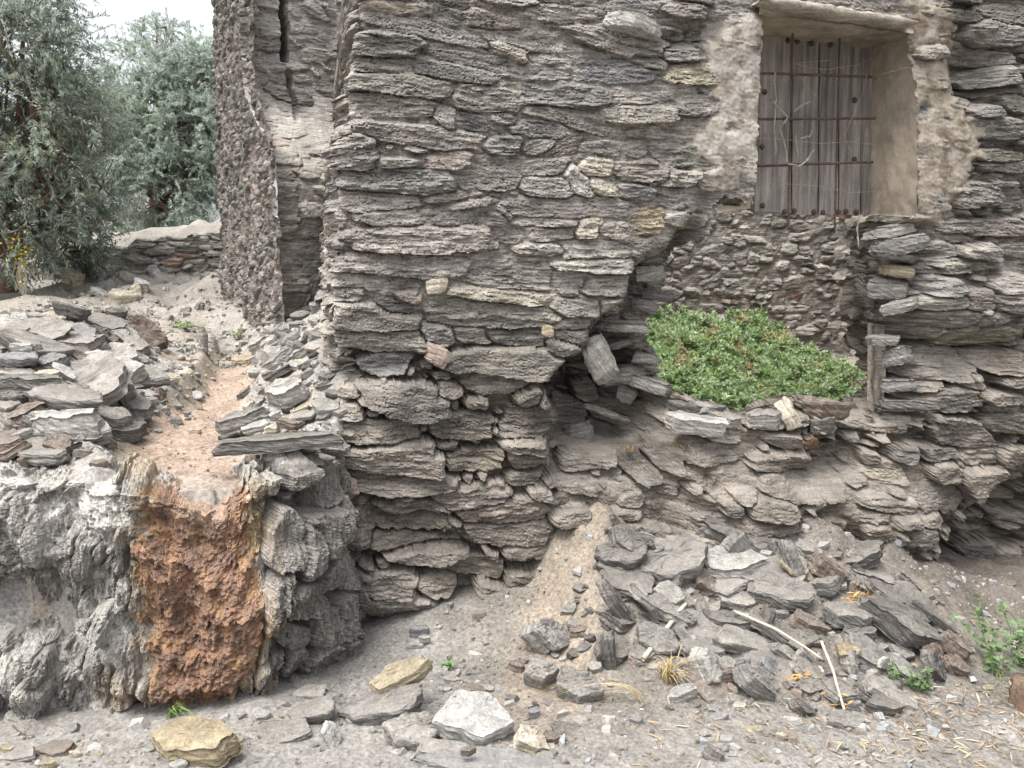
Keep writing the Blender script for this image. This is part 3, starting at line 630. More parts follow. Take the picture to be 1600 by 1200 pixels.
# ------------------------------------------------------------------ plain rubble walls (tower, inside of the house, terrace wall behind)
def plain_wall(name, parent, P0, t, L, z0, z1, step, size, seed, base_c, mort_c, fill=4000, ang=.12, mort=-.02, var=.18, relief=.03, mod=None, top=None, red=.05, n_out=None, leanm=0.0, mat=None):
    t = np.asarray(t, float); t = t / np.linalg.norm(t); n = np.array([t[1], -t[0], 0]) if n_out is None else np.asarray(n_out)
    us = np.arange(0, L + step, step); vs = np.arange(z0, z1 + step, step); k = 200.0
    xs = us * k; ys = vs * k; X, Y = np.meshgrid(xs, ys); rs = np.random.RandomState(seed)
    st = fill_stones([], (0, L * k), (z0 * k, z1 * k), lambda x, y: (size[0] * k, size[1] * k), fill, rs, ang=ang, minc=1.0)
    st = fill_stones(st, (0, L * k), (z0 * k, z1 * k), (size[0] * k * .4, size[1] * k * .5), fill, rs, ang=.5, minc=1.03)
    N = len(st)
    d1, idm, U, Vv = stone_cells(xs, ys, st, 2, seed)
    prot = rs.uniform(-.6, 1, N) * relief
    mo = mort + .012 * fbm(X / 20, Y / 20, 3, seed + 1)
    H, isst = stone_height(d1, idm, U, Vv, st, prot, mo, seed + 2, lamA=.012, lam_px=5, edge_px=3, edge_m=.025, tiltA=.01)
    g = rs.normal(1, var, N).clip(.5, 1.6); sc = np.array(base_c) * g[:, None] * (1 + rs.normal(0, .012, (N, 3)))
    r = rs.rand(N); sc[r < red] *= np.array([1.08, .85, .74]); sc[r > .93] *= 1.45
    col = np.where(isst[..., None], per_stone(idm, sc, mort_c), np.array(mort_c) * (1 + .1 * fbm(X / 14, Y / 14, 3, seed + 4))[..., None])
    keep = np.ones((len(ys) - 1, len(xs) - 1), bool)
    D = np.zeros(X.shape)
    if mod: H, D, col, keep = mod(X / k, Y / k, H, D, col, keep)
    P = np.asarray(P0, float) + X[..., None] / k * t + np.array([0, 0, 1.]) * (Y / k)[..., None] + n * (H + D - leanm * (Y / k - z0))[..., None]
    P[..., 2] -= .3 * np.clip(H, 0, .2)
    if top is not None:
        zt = np.interp(us, top[0], top[1]) + .05 * noise(us * 6, us * 0, seed); over = np.clip(P[..., 2] - zt, 0, 99)
        P = P - n * (over * 3)[..., None].clip(0, .5); P[..., 2] = np.minimum(P[..., 2], zt + .02 * noise(X / 8, Y / 8, seed))
    return sheet(name, P, keep, col, mat or M_WALL, parent, False)
def build_back():
    tw = empty('stone_tower', (-1.9, 6.3, 1.0)); tag(tw, 'tall rear building corner with a dark rubble side and a pale slit face', 'building')
    cor = np.array([-2.02, 6.3, 0]); far = np.array([-2.95, 8.15, 0]); L = np.linalg.norm(far - cor)
    def mod_side(u, z, H, D, col, keep):
        pale = sst(.2, .7, fbm(u * 2, z * 3, 3, 301) + .9 * sst(2.9, 3.4, z) * 0)[..., None] * .25
        keep = keep & (u < L0 + .16 + .95 * sst(3.0, 2.1, z))[:-1, :-1]
        return H, D + .03 * fbm(u * 1.2, z * 1.2, 2, 303), col * (1 + pale), keep
    L0 = L; L = L + 1.0
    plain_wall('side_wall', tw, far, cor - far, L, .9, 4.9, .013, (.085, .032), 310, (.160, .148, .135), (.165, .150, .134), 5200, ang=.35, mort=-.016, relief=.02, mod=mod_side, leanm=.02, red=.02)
    rdir = np.array([.86, .5, 0])
    def mod_face(u, z, H, D, col, keep):
        slit = sst(.035, .015, np.abs(u - (.33 + .012 * noise(z * 9, u * 0, 3)))) * sst(3.13, 3.17, z)
        crk = sst(.028, .010, np.abs(u - (.36 + .035 * noise(z * 5, u * 0, 7)))) * sst(2.62, 2.7, z) * sst(3.1, 3.05, z) * .4
        D = D + .88 * sst(3.0, 2.1, z) * np.clip(1 - u / 3.2, 0, 1)
        D = D - .45 * slit - .2 * crk + .02 * fbm(u * 3, z * 2, 3, 321)
        gr = sst(.2, .6, fbm(u * 3, z * 4, 3, 323) + .55 * sst(2.3, 2.6, z) * sst(2.9, 2.6, z) + .5 * sst(.25, .05, u) * sst(2.4, 2.9, z))[..., None] * .6
        col = col * (1 - gr) + np.array([.36, .34, .315]) * gr
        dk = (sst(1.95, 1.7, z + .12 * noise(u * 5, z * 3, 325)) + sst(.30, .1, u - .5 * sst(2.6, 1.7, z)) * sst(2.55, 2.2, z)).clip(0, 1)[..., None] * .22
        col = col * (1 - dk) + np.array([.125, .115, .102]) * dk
        return H, D, col, keep
    plain_wall('slit_face', tw, cor, rdir, 1.9, .9, 4.9, .011, (.14, .044), 330, (.26, .242, .22), (.31, .292, .27), 4600, ang=.12, mort=-.012, relief=.03, mod=mod_face, leanm=.015, red=.02)
    # inside of the ruined house, seen through the hole
    pin = W_P0 + W_IN * 3.25
    def mod_in(u, z, H, D, col, keep):
        pl = sst(.1, .5, fbm(u * 1.6, z * 1.6, 3, 341) + 1.2 * np.exp(-((u - 2.35) / .45) ** 2 - ((z - 1.55) / .3) ** 2) - .25)
        H2 = np.maximum(H, .012 + .012 * fbm(u * 8, z * 8, 3, 343)); H = H * (1 - pl) + H2 * pl
        col = col * (1 - .6 * pl[..., None]) + np.array([.31, .29, .26]) * .6 * pl[..., None]
        return H, D, col, keep
    plain_wall('inner_wall', HOUSE, pin + W_T * .15, W_T, 4.9, .4, 3.6, .012, (.10, .042), 340, (.26, .245, .222), (.25, .232, .207), 6500, ang=.18, mort=-.014, relief=.03, mod=mod_in, red=.05)
    plain_wall('inner_wall', HOUSE, pin + W_T * 4.6, -W_IN, 3.0, .3, 3.6, .03, (.13, .05), 350, (.22, .205, .18), (.20, .185, .16), 1500)
    lw = empty('low_terrace_wall', (-3.9, 9.2, 1.2)); tag(lw, 'low dry stone terrace wall with a pale crumbling left end behind the channel', 'low wall')
    def mod_low(u, z, H, D, col, keep):
        wl = (sst(1.25, .5, u + .25 * fbm(u * 4, z * 4, 3, 361)) )[..., None] * .75
        col = col * (1 - wl) + np.array([.46, .44, .41]) * wl
        return H, D - .5 * sst(.8, 0, u) , col, keep
    plain_wall('stone_face', lw, (-5.0, 9.0, 0), (1, .12, 0), 2.3, 1.0, 2.25, .014, (.13, .04), 360, (.235, .222, .20), (.25, .235, .21), 2600, ang=.12, mort=-.03, relief=.045, mod=mod_low, top=([0, .5, 1.0, 1.6, 2.3], [1.62, 1.80, 1.90, 1.96, 2.02]))
build_back()
# ------------------------------------------------------------------ tubes, panels
def tubes(name, paths, mat, parent=None, n=6, col=None, wob=0.0, seed=0):
    """paths: list of (points, radius or radii). one mesh"""
    V = []; Q = []; rs = np.random.RandomState(seed)
    for pts, rad in paths:
        pts = np.asarray(pts, float); m = len(pts); r = np.broadcast_to(np.asarray(rad, float), (m,))
        tg = np.gradient(pts, axis=0); tg /= np.linalg.norm(tg, axis=1, keepdims=True) + 1e-9
        up = np.array([0, 0, 1.0]) if abs(tg[0][2]) < .9 else np.array([0, 1.0, 0])
        a = np.cross(tg, up); a /= np.linalg.norm(a, axis=1, keepdims=True) + 1e-9; b = np.cross(tg, a)
        th = np.arange(n) / n * 2 * np.pi; i0 = len(V) and sum(len(v) for v in V)
        ring = pts[:, None] + (r[:, None] * (1 + wob * rs.uniform(-1, 1, (m, n))))[..., None] * (a[:, None] * np.cos(th)[None, :, None] + b[:, None] * np.sin(th)[None, :, None])
        V.append(ring.reshape(-1, 3)); id_ = i0 + np.arange(m * n).reshape(m, n)
        q = np.stack([id_[:-1], np.roll(id_, -1, 1)[:-1], np.roll(id_, -1, 1)[1:], id_[1:]], -1).reshape(-1, 4); Q.append(q)
        V.append(np.stack([pts[0], pts[-1]])); j = i0 + m * n
        for rr, c in ((id_[0], j), (id_[-1], j + 1)):
            Q.append(np.stack([rr, np.roll(rr, -1), np.full(n, c), np.full(n, c)], -1) if False else np.stack([rr[0::2], rr[1::2], np.roll(rr[0::2], -1), np.full(n // 2, c)], -1))
    return mesh_np(name, np.concatenate(V), np.concatenate(Q), mat, parent, col)
def poly(pts, n):
    pts = np.asarray(pts, float); d = np.concatenate([[0], np.cumsum(np.linalg.norm(np.diff(pts, axis=0), axis=1))])
    t = np.linspace(0, d[-1], n); return np.stack([np.interp(t, d, pts[:, i]) for i in range(pts.shape[1])], -1)
def panel(name, c, nu, nv, thick, mat, parent, amp=.006, sc=18, seed=0, col=None, ny=None):
    """a thick panel on four corner points a,b,c,d (round the outline), front side faces the camera"""
    c = np.asarray(c, float); u = np.linspace(0, 1, nu)[None, :, None]; v = np.linspace(0, 1, nv)[:, None, None]
    P = (c[0] * (1 - u) + c[1] * u) * (1 - v) + (c[3] * (1 - u) + c[2] * u) * v
    nrm = np.cross(c[1] - c[0], c[3] - c[0]); nrm /= np.linalg.norm(nrm)
    if nrm @ (CAMP - c.mean(0)) < 0: nrm = -nrm
    lu = np.linalg.norm(c[1] - c[0]); lv = np.linalg.norm(c[3] - c[0])
    h = amp * fbm(u[..., 0] * lu * sc + 0 * v[..., 0], v[..., 0] * lv * (ny or sc) + 0 * u[..., 0], 4, seed)
    Fp = P + nrm * h[..., None]; Bp = P - nrm * thick
    idx = np.arange(nu * nv).reshape(nv, nu); n = nu * nv
    q = lambda i: np.stack([i[:-1, :-1], i[:-1, 1:], i[1:, 1:], i[1:, :-1]], -1).reshape(-1, 4)
    ring = np.concatenate([idx[0, :-1], idx[:-1, -1], idx[-1, :0:-1], idx[:0:-1, 0]])
    sideq = np.stack([ring, np.roll(ring, -1), np.roll(ring, -1) + n, ring + n], -1)
    return mesh_np(name, np.concatenate([Fp.reshape(-1, 3), Bp.reshape(-1, 3)]), np.concatenate([q(idx), q(idx)[:, ::-1] + n, sideq]), mat, parent, None, True)
def wood_mat(name, col, dark, stretch=(30, 30, 1.6)):
    m = stone_mat(name, col, vein=.25, streak=stretch, bump=.5, var=.45, dust=0, speck=.12, bdist=.006, fine=120, rough=.85)
    return m
M_WOOD = wood_mat('grey_wood', (.255, .232, .215), None)
M_BEAM = stone_mat('weathered_beam', (.32, .285, .24), streak=(8, 60, 60), bump=.6, var=.45, dust=.3, bdist=.008)
M_JAMB = stone_mat('cream_plaster', (.42, .362, .29), streak=(5, 5, 5), bump=.35, var=.22, dust=0, speck=.12, bdist=.006)
M_SOFFIT = stone_mat('stained_plaster', (.32, .275, .215), streak=(7, 7, 9), bump=.5, var=.35, dust=0, speck=.15, bdist=.008)
M_IRON = stone_mat('rusty_iron', (.085, .058, .045), streak=(60, 60, 60), bump=.6, var=.5, dust=0, bdist=.003, rough=.8)
M_ROPE = plain_mat('frayed_fibre', (.36, .33, .28), var=.3, scale=200)
M_WIRE = plain_mat('thin_wire', (.30, .25, .19), var=.3, scale=60)
ZD = 2.857
def wp(zx, zy, dep):                          # traced from the enlarged window view, on a plane set dep metres into the wall
    return on_plane(zx / ZD + 1040, zy / ZD, W_P0 + W_IN * dep)
def build_window():
    wd = HOUSE
    sh = empty('window_shutter', tuple(wp(650, 560, .30))); sh.parent = wd; sh.matrix_parent_inverse = Matrix.Translation(-Vector(wd.location))
    xs = [(395, 558, 950), (562, 679, 962), (683, 768, 960), (773, 868, 962)]; xt = [(430, 566), (570, 684), (688, 772), (777, 872)]
    for i, ((a, b, yb), (c, d)) in enumerate(zip(xs, xt)):
        panel('plank', [wp(c, 120, .30), wp(d, 120, .30), wp(b, yb, .30 + .004 * (i % 2)), wp(a, yb - 6, .30 + .004 * (i % 2))], 14, 60, .028, M_WOOD, sh, .004, 70, 40 + i, ny=5)
    panel('side_batten', [wp(868, 150, .325), wp(930, 150, .325), wp(912, 950, .325), wp(872, 960, .325)], 5, 30, .03, M_WOOD, sh, .003, 40, 50, ny=5)
    panel('backing_board', [wp(400, 120, .345), wp(930, 120, .345), wp(920, 940, .345), wp(390, 930, .345)], 5, 10, .02, M_WOOD, sh, .002, 30, 51)
    nm = None
    for k, (zx, zy) in enumerate([(843, 447), (430, 655), (432, 918), (530, 946), (573, 941), (662, 946), (701, 949), (770, 946), (803, 943), (850, 946), (842, 712), (650, 196), (545, 182), (588, 186), (735, 200), (442, 410)]):
        if nm is None:
            th = np.arange(10) / 10 * 2 * np.pi; V = []; rr = [.0135, .0125, .008]; hh = [0, .006, .0105]
            for r_, h_ in zip(rr, hh): V += [W_T * r_ * math.cos(t) + np.array([0, 0, 1]) * r_ * math.sin(t) - W_IN * h_ for t in th]
            V.append(-W_IN * .0125); Q = []
            for r_ in range(2):
                for j in range(10): Q.append((r_ * 10 + j, r_ * 10 + (j + 1) % 10, r_ * 10 + 10 + (j + 1) % 10, r_ * 10 + 10 + j))
            for j in range(0, 10, 2): Q.append((20 + j, 20 + (j + 1) % 10, 20 + (j + 2) % 10, 30))
            o = mesh_np('nail', V, Q, M_IRON); nm = o.data
        else:
            o = bpy.data.objects.new('nail', nm); COL.objects.link(o)
        o.parent = sh; o.location = Vector(wp(zx, zy, .297)) - Vector(sh.location)
    gr = empty('window_grille', tuple(wp(650, 530, .2))); gr.parent = wd; gr.matrix_parent_inverse = Matrix.Translation(-Vector(wd.location))
    rs = np.random.RandomState(3)
    def bar(a, b, r, dep, seed):
        p = poly([wp(*a, dep), wp(*b, dep)], 44); p += np.stack([.0016 * fbm(np.arange(44) / 9., np.full(44, seed + j * 9.), 2, seed + j) for j in range(3)], -1)
        return (p, r * (1 + .10 * noise(np.arange(44) / 2.2, np.full(44, seed * 3.3), seed)))
    for i, (a, b) in enumerate([((360, 324), (940, 344)), ((360, 532), (935, 528)), ((360, 742), (925, 723))]):
        pa, ra = bar(a, b, .0062, .17, 5 + i); tubes('bar', [(pa, ra)], M_IRON, gr, 8, wob=.08)
    for i, (a, b) in enumerate([((567, 150), (547, 1030)), ((777, 160), (754, 1040))]):
        pa, ra = bar(a, b, .0050, .187, 15 + i); tubes('bar', [(pa, ra)], M_IRON, gr, 8, wob=.08)
    # reveals: right jamb, soffit, lintel
    f0 = lambda x, y, d: on_plane(x, y, W_P0 + W_IN * d)
    panel('window_jamb', [f0(1434, 40, .012), f0(1362, 60, .34), f0(1357, 335, .34), f0(1435, 340, .012)], 40, 90, .006, M_JAMB, wd, .007, 9, 61)
    panel('window_soffit', [f0(1186, 22, .0), f0(1428, 52, .0), f0(1370, 78, .34), f0(1180, 60, .34)], 60, 30, .03, M_SOFFIT, wd, .008, 9, 62)
    p_, q_ = f0(1189, 16, 0), f0(1177, 325, 0); panel('window_jamb', [p_ + W_IN * .04 - W_T * .012, p_ + W_IN * .34, q_ + W_IN * .34, q_ + W_IN * .04 - W_T * .012], 14, 40, .02, M_JAMB, wd, .005, 9, 63)
    # lintel board: a split weathered board on the outer face
    c0, c1 = f0(1183, 1, -.03), f0(1422, 39, -.03)
    n = 70; t = np.linspace(0, 1, n); ax = c0 + (c1 - c0) * t[:, None]; prof = np.array([(-.075, -.018), (-.075, .012), (-.03, .020), (.03, .017), (.05, .004), (.045, -.018), (0, -.024)])
    V = []; 
    for i in range(n):
        k = 1 + .22 * float(noise(t[i] * 7, 0., 71)); s = 1 + .3 * float(noise(t[i] * 5, 3., 72)); e = .35 + .65 * min(1, 12 * t[i], 9 * (1 - t[i]))
        V.append(ax[i] + (-W_IN)[None] * (prof[:, 0] * k)[:, None] + np.array([0, 0, 1.])[None] * (prof[:, 1] * s * e + .006 * noise(np.full(7, t[i] * 22), np.arange(7) * 1.7, 73))[:, None])
    V = np.concatenate(V); m = 7; id_ = np.arange(n * m).reshape(n, m)
    Q = np.stack([id_[:-1], np.roll(id_, -1, 1)[:-1], np.roll(id_, -1, 1)[1:], id_[1:]], -1).reshape(-1, 4)
    Q = np.concatenate([Q, [[0, 1, 2, 3], [0, 3, 4, 6], [n * m - 7, n * m - 6, n * m - 5, n * m - 4], [n * m - 7, n * m - 4, n * m - 3, n * m - 1]]])
    mesh_np('window_lintel', V, Q, M_BEAM, wd)
    # timber post at the right edge of the hole
    panel('timber_post', [f0(1366, 505, .2), f0(1384, 508, .2), f0(1382, 652, .18), f0(1365, 652, .18)], 6, 30, .05, M_BEAM, wd, .012, 40, 66, ny=9)
    # frayed cords and wires on the grille
    d = .155
    P = lambda L, dd=d: poly([wp(x, y, dd + .012 * math.sin(i * 2.1)) for i, (x, y) in enumerate(L)], 8 * len(L))
    cords = [[(485, 322), (492, 450), (484, 560), (491, 700)], [(465, 440), (510, 490), (545, 525), (520, 560)], [(505, 560), (530, 640), (545, 730), (600, 742), (640, 705), (662, 668)], [(572, 500), (610, 470), (647, 455)], [(578, 605), (590, 690)], [(600, 620), (645, 608), (660, 555)], ]
    r = np.random.RandomState(9); pp = []
    for L in cords:
        for s in range(4):
            q = P(L); q = q + np.stack([.006 * fbm(np.arange(len(q)) / 3., np.full(len(q), s * 7. + j), 2, 60 + s) for j in range(3)], -1); pp.append((q, .0022))
    tag(tubes('frayed_cord', pp, M_ROPE, None, 4), 'frayed pale cord hanging in shreds from the rusty window bars', 'cord')
    pp = []
    for s in range(5):
        q = P([(866, 955), (855, 1030), (862, 1100)]); q = q + np.stack([.004 * fbm(np.arange(len(q)) / 3., np.full(len(q), s * 7. + j), 2, 60 + s) for j in range(3)], -1); pp.append((q, .0024))
    tag(tubes('frayed_cord', pp, M_ROPE, None, 4), 'short frayed cord hanging from the sill below the right end of the shutter', 'cord')
    wires = [[(735, 272), (740, 266), (730, 270), (578, 282), (640, 303), (720, 310), (860, 290), (915, 262), (965, 190)], [(410, 617), (560, 626), (700, 641), (830, 632), (945, 648)], [(410, 770), (520, 820), (700, 832), (830, 860), (945, 855)], [(600, 340), (640, 400), (670, 430)], [(900, 320), (880, 420), (800, 600), (830, 700)]]
    wires = [(P(L, .15), .0013) for L in wires] + [(poly([wp(925, 345, .15), wp(1000, 322, -.01 + .06), wp(1085, 300, 0.0)], 14), .0022)]
    tag(tubes('wire', wires, M_WIRE, None, 4), 'thin bent wires strung loosely across the barred window', 'wire')
build_window()

# ------------------------------------------------------------------ loose stones
SCOL = {}
SM = {k: SCOL.update({k: c}) or stone_mat('loose_' + k, c, vein=.3, streak=(7, 7, 55), bump=.6, var=.32, dust=.6 if k in ('dark', 'grey', 'brown', 'mid', 'blue') else .2, dustcol=(.25, .23, .205), bdist=.01, fine=110) for k, c in dict(
    grey=(.185, .177, .165), dark=(.115, .108, .100), pale=(.33, .318, .295), white=(.37, .362, .345), blue=(.205, .207, .21), tan=(.31, .268, .188), brown=(.16, .128, .106), quartz=(.34, .275, .235), ochre=(.265, .222, .148), cream=(.44, .395, .32), mid=(.25, .238, .218)).items()}
def slab_mesh(name, L, W, T, seed, rnd=0.0, na=52, nl=9):
    rs = np.random.RandomState(seed)
    K = rs.randint(5, 9); an = np.sort((np.arange(K) + rs.uniform(-.32, .32, K)) / K * 2 * np.pi); rad = rs.uniform(.74, 1.12, K)
    vx, vy = rad * np.cos(an), rad * np.sin(an)
    th = np.arange(na) / na * 2 * np.pi; r = np.zeros(na)
    for i in range(K):
        x0, y0, x1, y1 = vx[i], vy[i], vx[(i + 1) % K], vy[(i + 1) % K]
        dx, dy = np.cos(th), np.sin(th); den = dx * (y1 - y0) - dy * (x1 - x0) + 1e-9
        k = (x0 * (y1 - y0) - y0 * (x1 - x0)) / den; s = np.where(np.abs(x1 - x0) > np.abs(y1 - y0), (k * dx - x0) / (x1 - x0 + 1e-9), (k * dy - y0) / (y1 - y0 + 1e-9))
        ok = (k > 0) & (s >= -.001) & (s <= 1.001); r = np.where(ok & (r == 0), k, r)
    r[r == 0] = 1
    r = r * (1 + .05 * noise(np.cos(th) * 4, np.sin(th) * 4, seed))
    lay = np.linspace(-1, 1, nl); off = np.repeat(rs.uniform(-.09, .02, (nl + 1) // 2), 2)[:nl] * (1 - rnd * .5)
    rings = []; C = lambda rr, z: np.stack([np.cos(th) * rr, np.sin(th) * rr, z], -1)
    taper = rs.uniform(-.12, .12)
    fr = [0.0, .25, .45, .65, .82, .94]
    q1, q2 = rs.uniform(-.25, .25, 2)
    def topz(x, y, sgn):
        z = sgn * (1 + sgn * (q1 * x + q2 * y)) + (.16 * fbm(x * 1.7, y * 1.7, 3, seed + 2) + .10 * np.round(1.6 * noise(x * 1.4, y * 2.0, seed + 3)) + .05 * noise(x * 7, y * 7, seed + 8))
        return z - rnd * sgn * .55 * (x * x + y * y)
    for f in fr:
        R_ = r * f; x, y = np.cos(th) * R_, np.sin(th) * R_; rings.append(C(R_, topz(x, y, 1)))
    x, y = np.cos(th) * r, np.sin(th) * r; zt, zb = topz(x, y, 1), topz(x, y, -1)
    for i in range(nl - 1, -1, -1):
        f = (lay[i] + 1) / 2; rr = r * (1 + off[i] + taper * lay[i] - rnd * .25 * lay[i] ** 2 + .05 * noise(np.cos(th) * 5 + lay[i] * 3, np.sin(th) * 5, seed + 4)) * (.97 if i in (0, nl - 1) else 1)
        rings.append(C(rr, zb + (zt - zb) * f))
    for f in fr[::-1]:
        R_ = r * f * (1 - taper); x, y = np.cos(th) * R_, np.sin(th) * R_; rings.append(C(R_, topz(x, y, -1)))
    V = np.concatenate(rings) * np.array([L / 2, W / 2, T / 2]); m = len(rings); id_ = np.arange(m * na).reshape(m, na)
    V += .0022 * np.stack([fbm(V[:, 0] / .025 + V[:, 2] / .011, V[:, 1] / .025 + j * 7, 3, seed + 5 + j) for j in range(3)], -1) * np.clip(L / .3, .4, 1.6)
    Q = np.stack([id_[:-1], id_[1:], np.roll(id_, -1, 1)[1:], np.roll(id_, -1, 1)[:-1]], -1).reshape(-1, 4)
    return V, Q
_sn = [1000]
def stone(px, py, lp, tp, mat, label, rot=0, tip=12, wr=.6, up=None, yaw=None, rnd=.15, name='loose_stone', cat='stone', group=None, P=None):
    """px,py centre in the photo, lp/tp length and thickness in photo pixels, rot image-plane slope, tip leans the top towards the viewer"""
    _sn[0] += 1; rs = np.random.RandomState(_sn[0])
    p = hit(px, py + tp * .15, 0) if P is None else np.asarray(P, float)
    m = p[1] / F; L, T = lp * m, tp * m
    if P is None:
        u = T * .32 if up is None else up; p = hit(px, py, u)
    V, Q = slab_mesh(name, L * 1.08, L * wr, max(T, .012), _sn[0], rnd)
    o = mesh_np(name, V, Q, SM[mat], None, None, False)
    y = rs.uniform(-14, 14) if yaw is None else yaw
    o.location = p; o.rotation_euler = (Matrix.Rotation(R(y), 3, 'Z') @ Matrix.Rotation(R(rot), 3, 'Y') @ Matrix.Rotation(R(tip), 3, 'X')).to_euler()
    tag(o, label, cat, group); return o
M_SMALL = stone_mat('small_stone', None, vein=.3, streak=(9, 9, 60), bump=.5, var=.3, dust=.45, dustcol=(.25, .23, .205), fine=110)
def table(rows, ox, oy, group):
    for r in rows:
        zx, zy, l, t, mat, lab = r[:6]; kw = r[6] if len(r) > 6 else {}
        stone(zx / ZD + ox, zy / ZD + oy, l / ZD, t / ZD, mat, lab, group=kw.pop('group', group), **kw)
G1 = 'slabs heaped left of the channel'; G2 = 'stones between the channel and the house corner'; G3 = 'stones of the heap under the hole'; G4 = 'boulders on the path'
table([
 (585,560,215,44,'white','bright white flat slab lying on the slope left of the channel',dict(rot=34,tip=48,wr=.5,rnd=0)),
 (280,750,330,120,'pale','big pale rounded slab at the front of the left slab heap',dict(tip=10,rot=-4,up=.07,wr=.6)),
 (150,572,300,75,'dark','thick dark slab with a straight edge at the left frame of the heap',dict(tip=4,rot=-3,up=.10)),
 (195,892,280,52,'grey','long thin slab on the lip of the terrace wall below the pale rounded one',dict(tip=8,rot=-3,up=.03)),
 (240,352,320,50,'blue','wide bluish flat slab near the top of the left slab heap',dict(tip=22,rot=6,up=.04)),
 (330,250,160,52,'dark','dark pointed slab on the summit of the left slab heap',dict(rot=12,tip=5,up=.05)),
 (652,350,150,60,'brown','broad dark brown slab standing on edge at the right end of the left heap',dict(rot=40,tip=55,wr=.8,up=.05)),
 (600,402,230,30,'pale','narrow pale slab sloping down beside the dark brown upright one',dict(rot=38,tip=40,wr=.3,up=.03)),
 (580,462,220,44,'pale','pale broken slab just above the bright white flat slab',dict(rot=16,tip=32,wr=.45,up=.03)),
 (235,297,100,48,'cream','cream knobbly rock resting behind the wide bluish slab',dict(rnd=.5,up=.06)),
 (100,412,100,46,'white','small whitish rock at the left of the wide bluish slab',dict(rnd=.6,up=.07)),
 (300,632,330,60,'grey','layered grey slab tilted to the right above the pale rounded slab',dict(rot=8,tip=10,up=.10)),
 (440,425,120,36,'white','white splinter between the bluish and the pale broken slab',dict(rot=-30,tip=40,wr=.35,up=.04)),
 (70,462,200,46,'blue','blue grey slab at the left frame above the thick dark slab',dict(rot=4,tip=8,up=.10)),
 (225,478,140,50,'blue','small blue grey slab with a smooth face above the thick dark slab',dict(rot=-4,tip=25,up=.10)),
 (345,452,110,42,'brown','brown slab wedged steeply in the middle of the left heap',dict(rot=42,tip=25,up=.07)),
 (390,530,190,34,'grey','thin grey slab sloping right in the middle of the left heap',dict(rot=30,tip=20,up=.06)),
 (290,520,130,30,'pale','thin pale plate sloping right over the thick dark slab',dict(rot=30,tip=25,wr=.4,up=.12)),
 (120,720,230,90,'brown','brown slab half hidden behind the pale rounded slab',dict(rot=-14,up=.05)),
 (55,640,150,70,'dark','black shadowed slab at the left frame under the thick dark slab',dict(up=.06)),
 (490,700,110,50,'dark','dark slab tipped to the right beside the pale rounded slab',dict(rot=32,tip=15)),
 (440,928,90,30,'brown','small brown flat stone on the lip left of the orange bed',dict(tip=15)),
 (520,262,90,44,'dark','dark flat stone right of the summit of the left heap',dict(rot=8,tip=12,up=.03)),
 (470,300,200,26,'grey','thin grey slab under the summit of the left heap',dict(rot=18,tip=20,up=.03)),
 (460,355,110,28,'dark','dark splinter on the slope right of the wide bluish slab',dict(rot=45,tip=15,wr=.3,up=.05)),
 (550,330,170,30,'pale','pale sloping slab behind the narrow pale one',dict(rot=30,tip=25,wr=.4,up=.03)),
 (330,408,100,36,'brown','reddish brown rough stone under the wide bluish slab',dict(rnd=.3,up=.06)),
 (200,318,170,22,'dark','thin dark slab in front of the cream knobbly rock',dict(rot=-4,tip=10,up=.06)),
 (130,385,180,26,'grey','thin grey slab under the small whitish rock',dict(rot=3,tip=8,up=.06)),
 (240,430,160,30,'grey','flat grey slab between the bluish slab and the blue grey ones',dict(rot=-2,tip=10,up=.08)),
 (60,530,190,24,'mid','thin mid grey slab under the blue grey slab at the left frame',dict(rot=2,tip=6,up=.10)),
 (215,528,110,26,'cream','short cream slab lying on the thick dark slab',dict(rot=2,tip=14,up=.13)),
 (410,600,200,34,'grey','grey slab poking right past the layered slab',dict(rot=14,tip=10,up=.06)),
 (460,590,60,36,'cream','small cream stone below the pale broken slab',dict(rnd=.5)),
 (400,800,170,60,'mid','grey block tucked under the right end of the pale rounded slab',dict(rot=-10,tip=10)),
 (250,832,100,30,'dark','small dark slab wedged under the pale rounded slab',dict(tip=6)),
 (70,810,150,46,'mid','grey slab at the left frame below the brown half hidden one',dict(rot=-10,up=.03)),
 (60,870,190,40,'brown','brown sloping slab at the left frame near the lip',dict(rot=-22,tip=8,up=.03)),
 (715,622,70,50,'brown','small brown stone leaning on the bright white flat slab',dict(rot=70,tip=30)),
 (770,555,55,30,'cream','small cream stone on bare ground right of the bright white slab',dict(rnd=.5)),
 (870,618,90,14,'white','flat white chip on bare ground left of the orange channel',dict(rot=20,tip=30)),
 (790,740,60,40,'mid','small grey stone left of the orange channel bend',dict(rnd=.3)),
 (570,405,70,26,'cream','small cream plate behind the pale broken slab',dict(tip=20,up=.04)),
], 0, 400, G1)
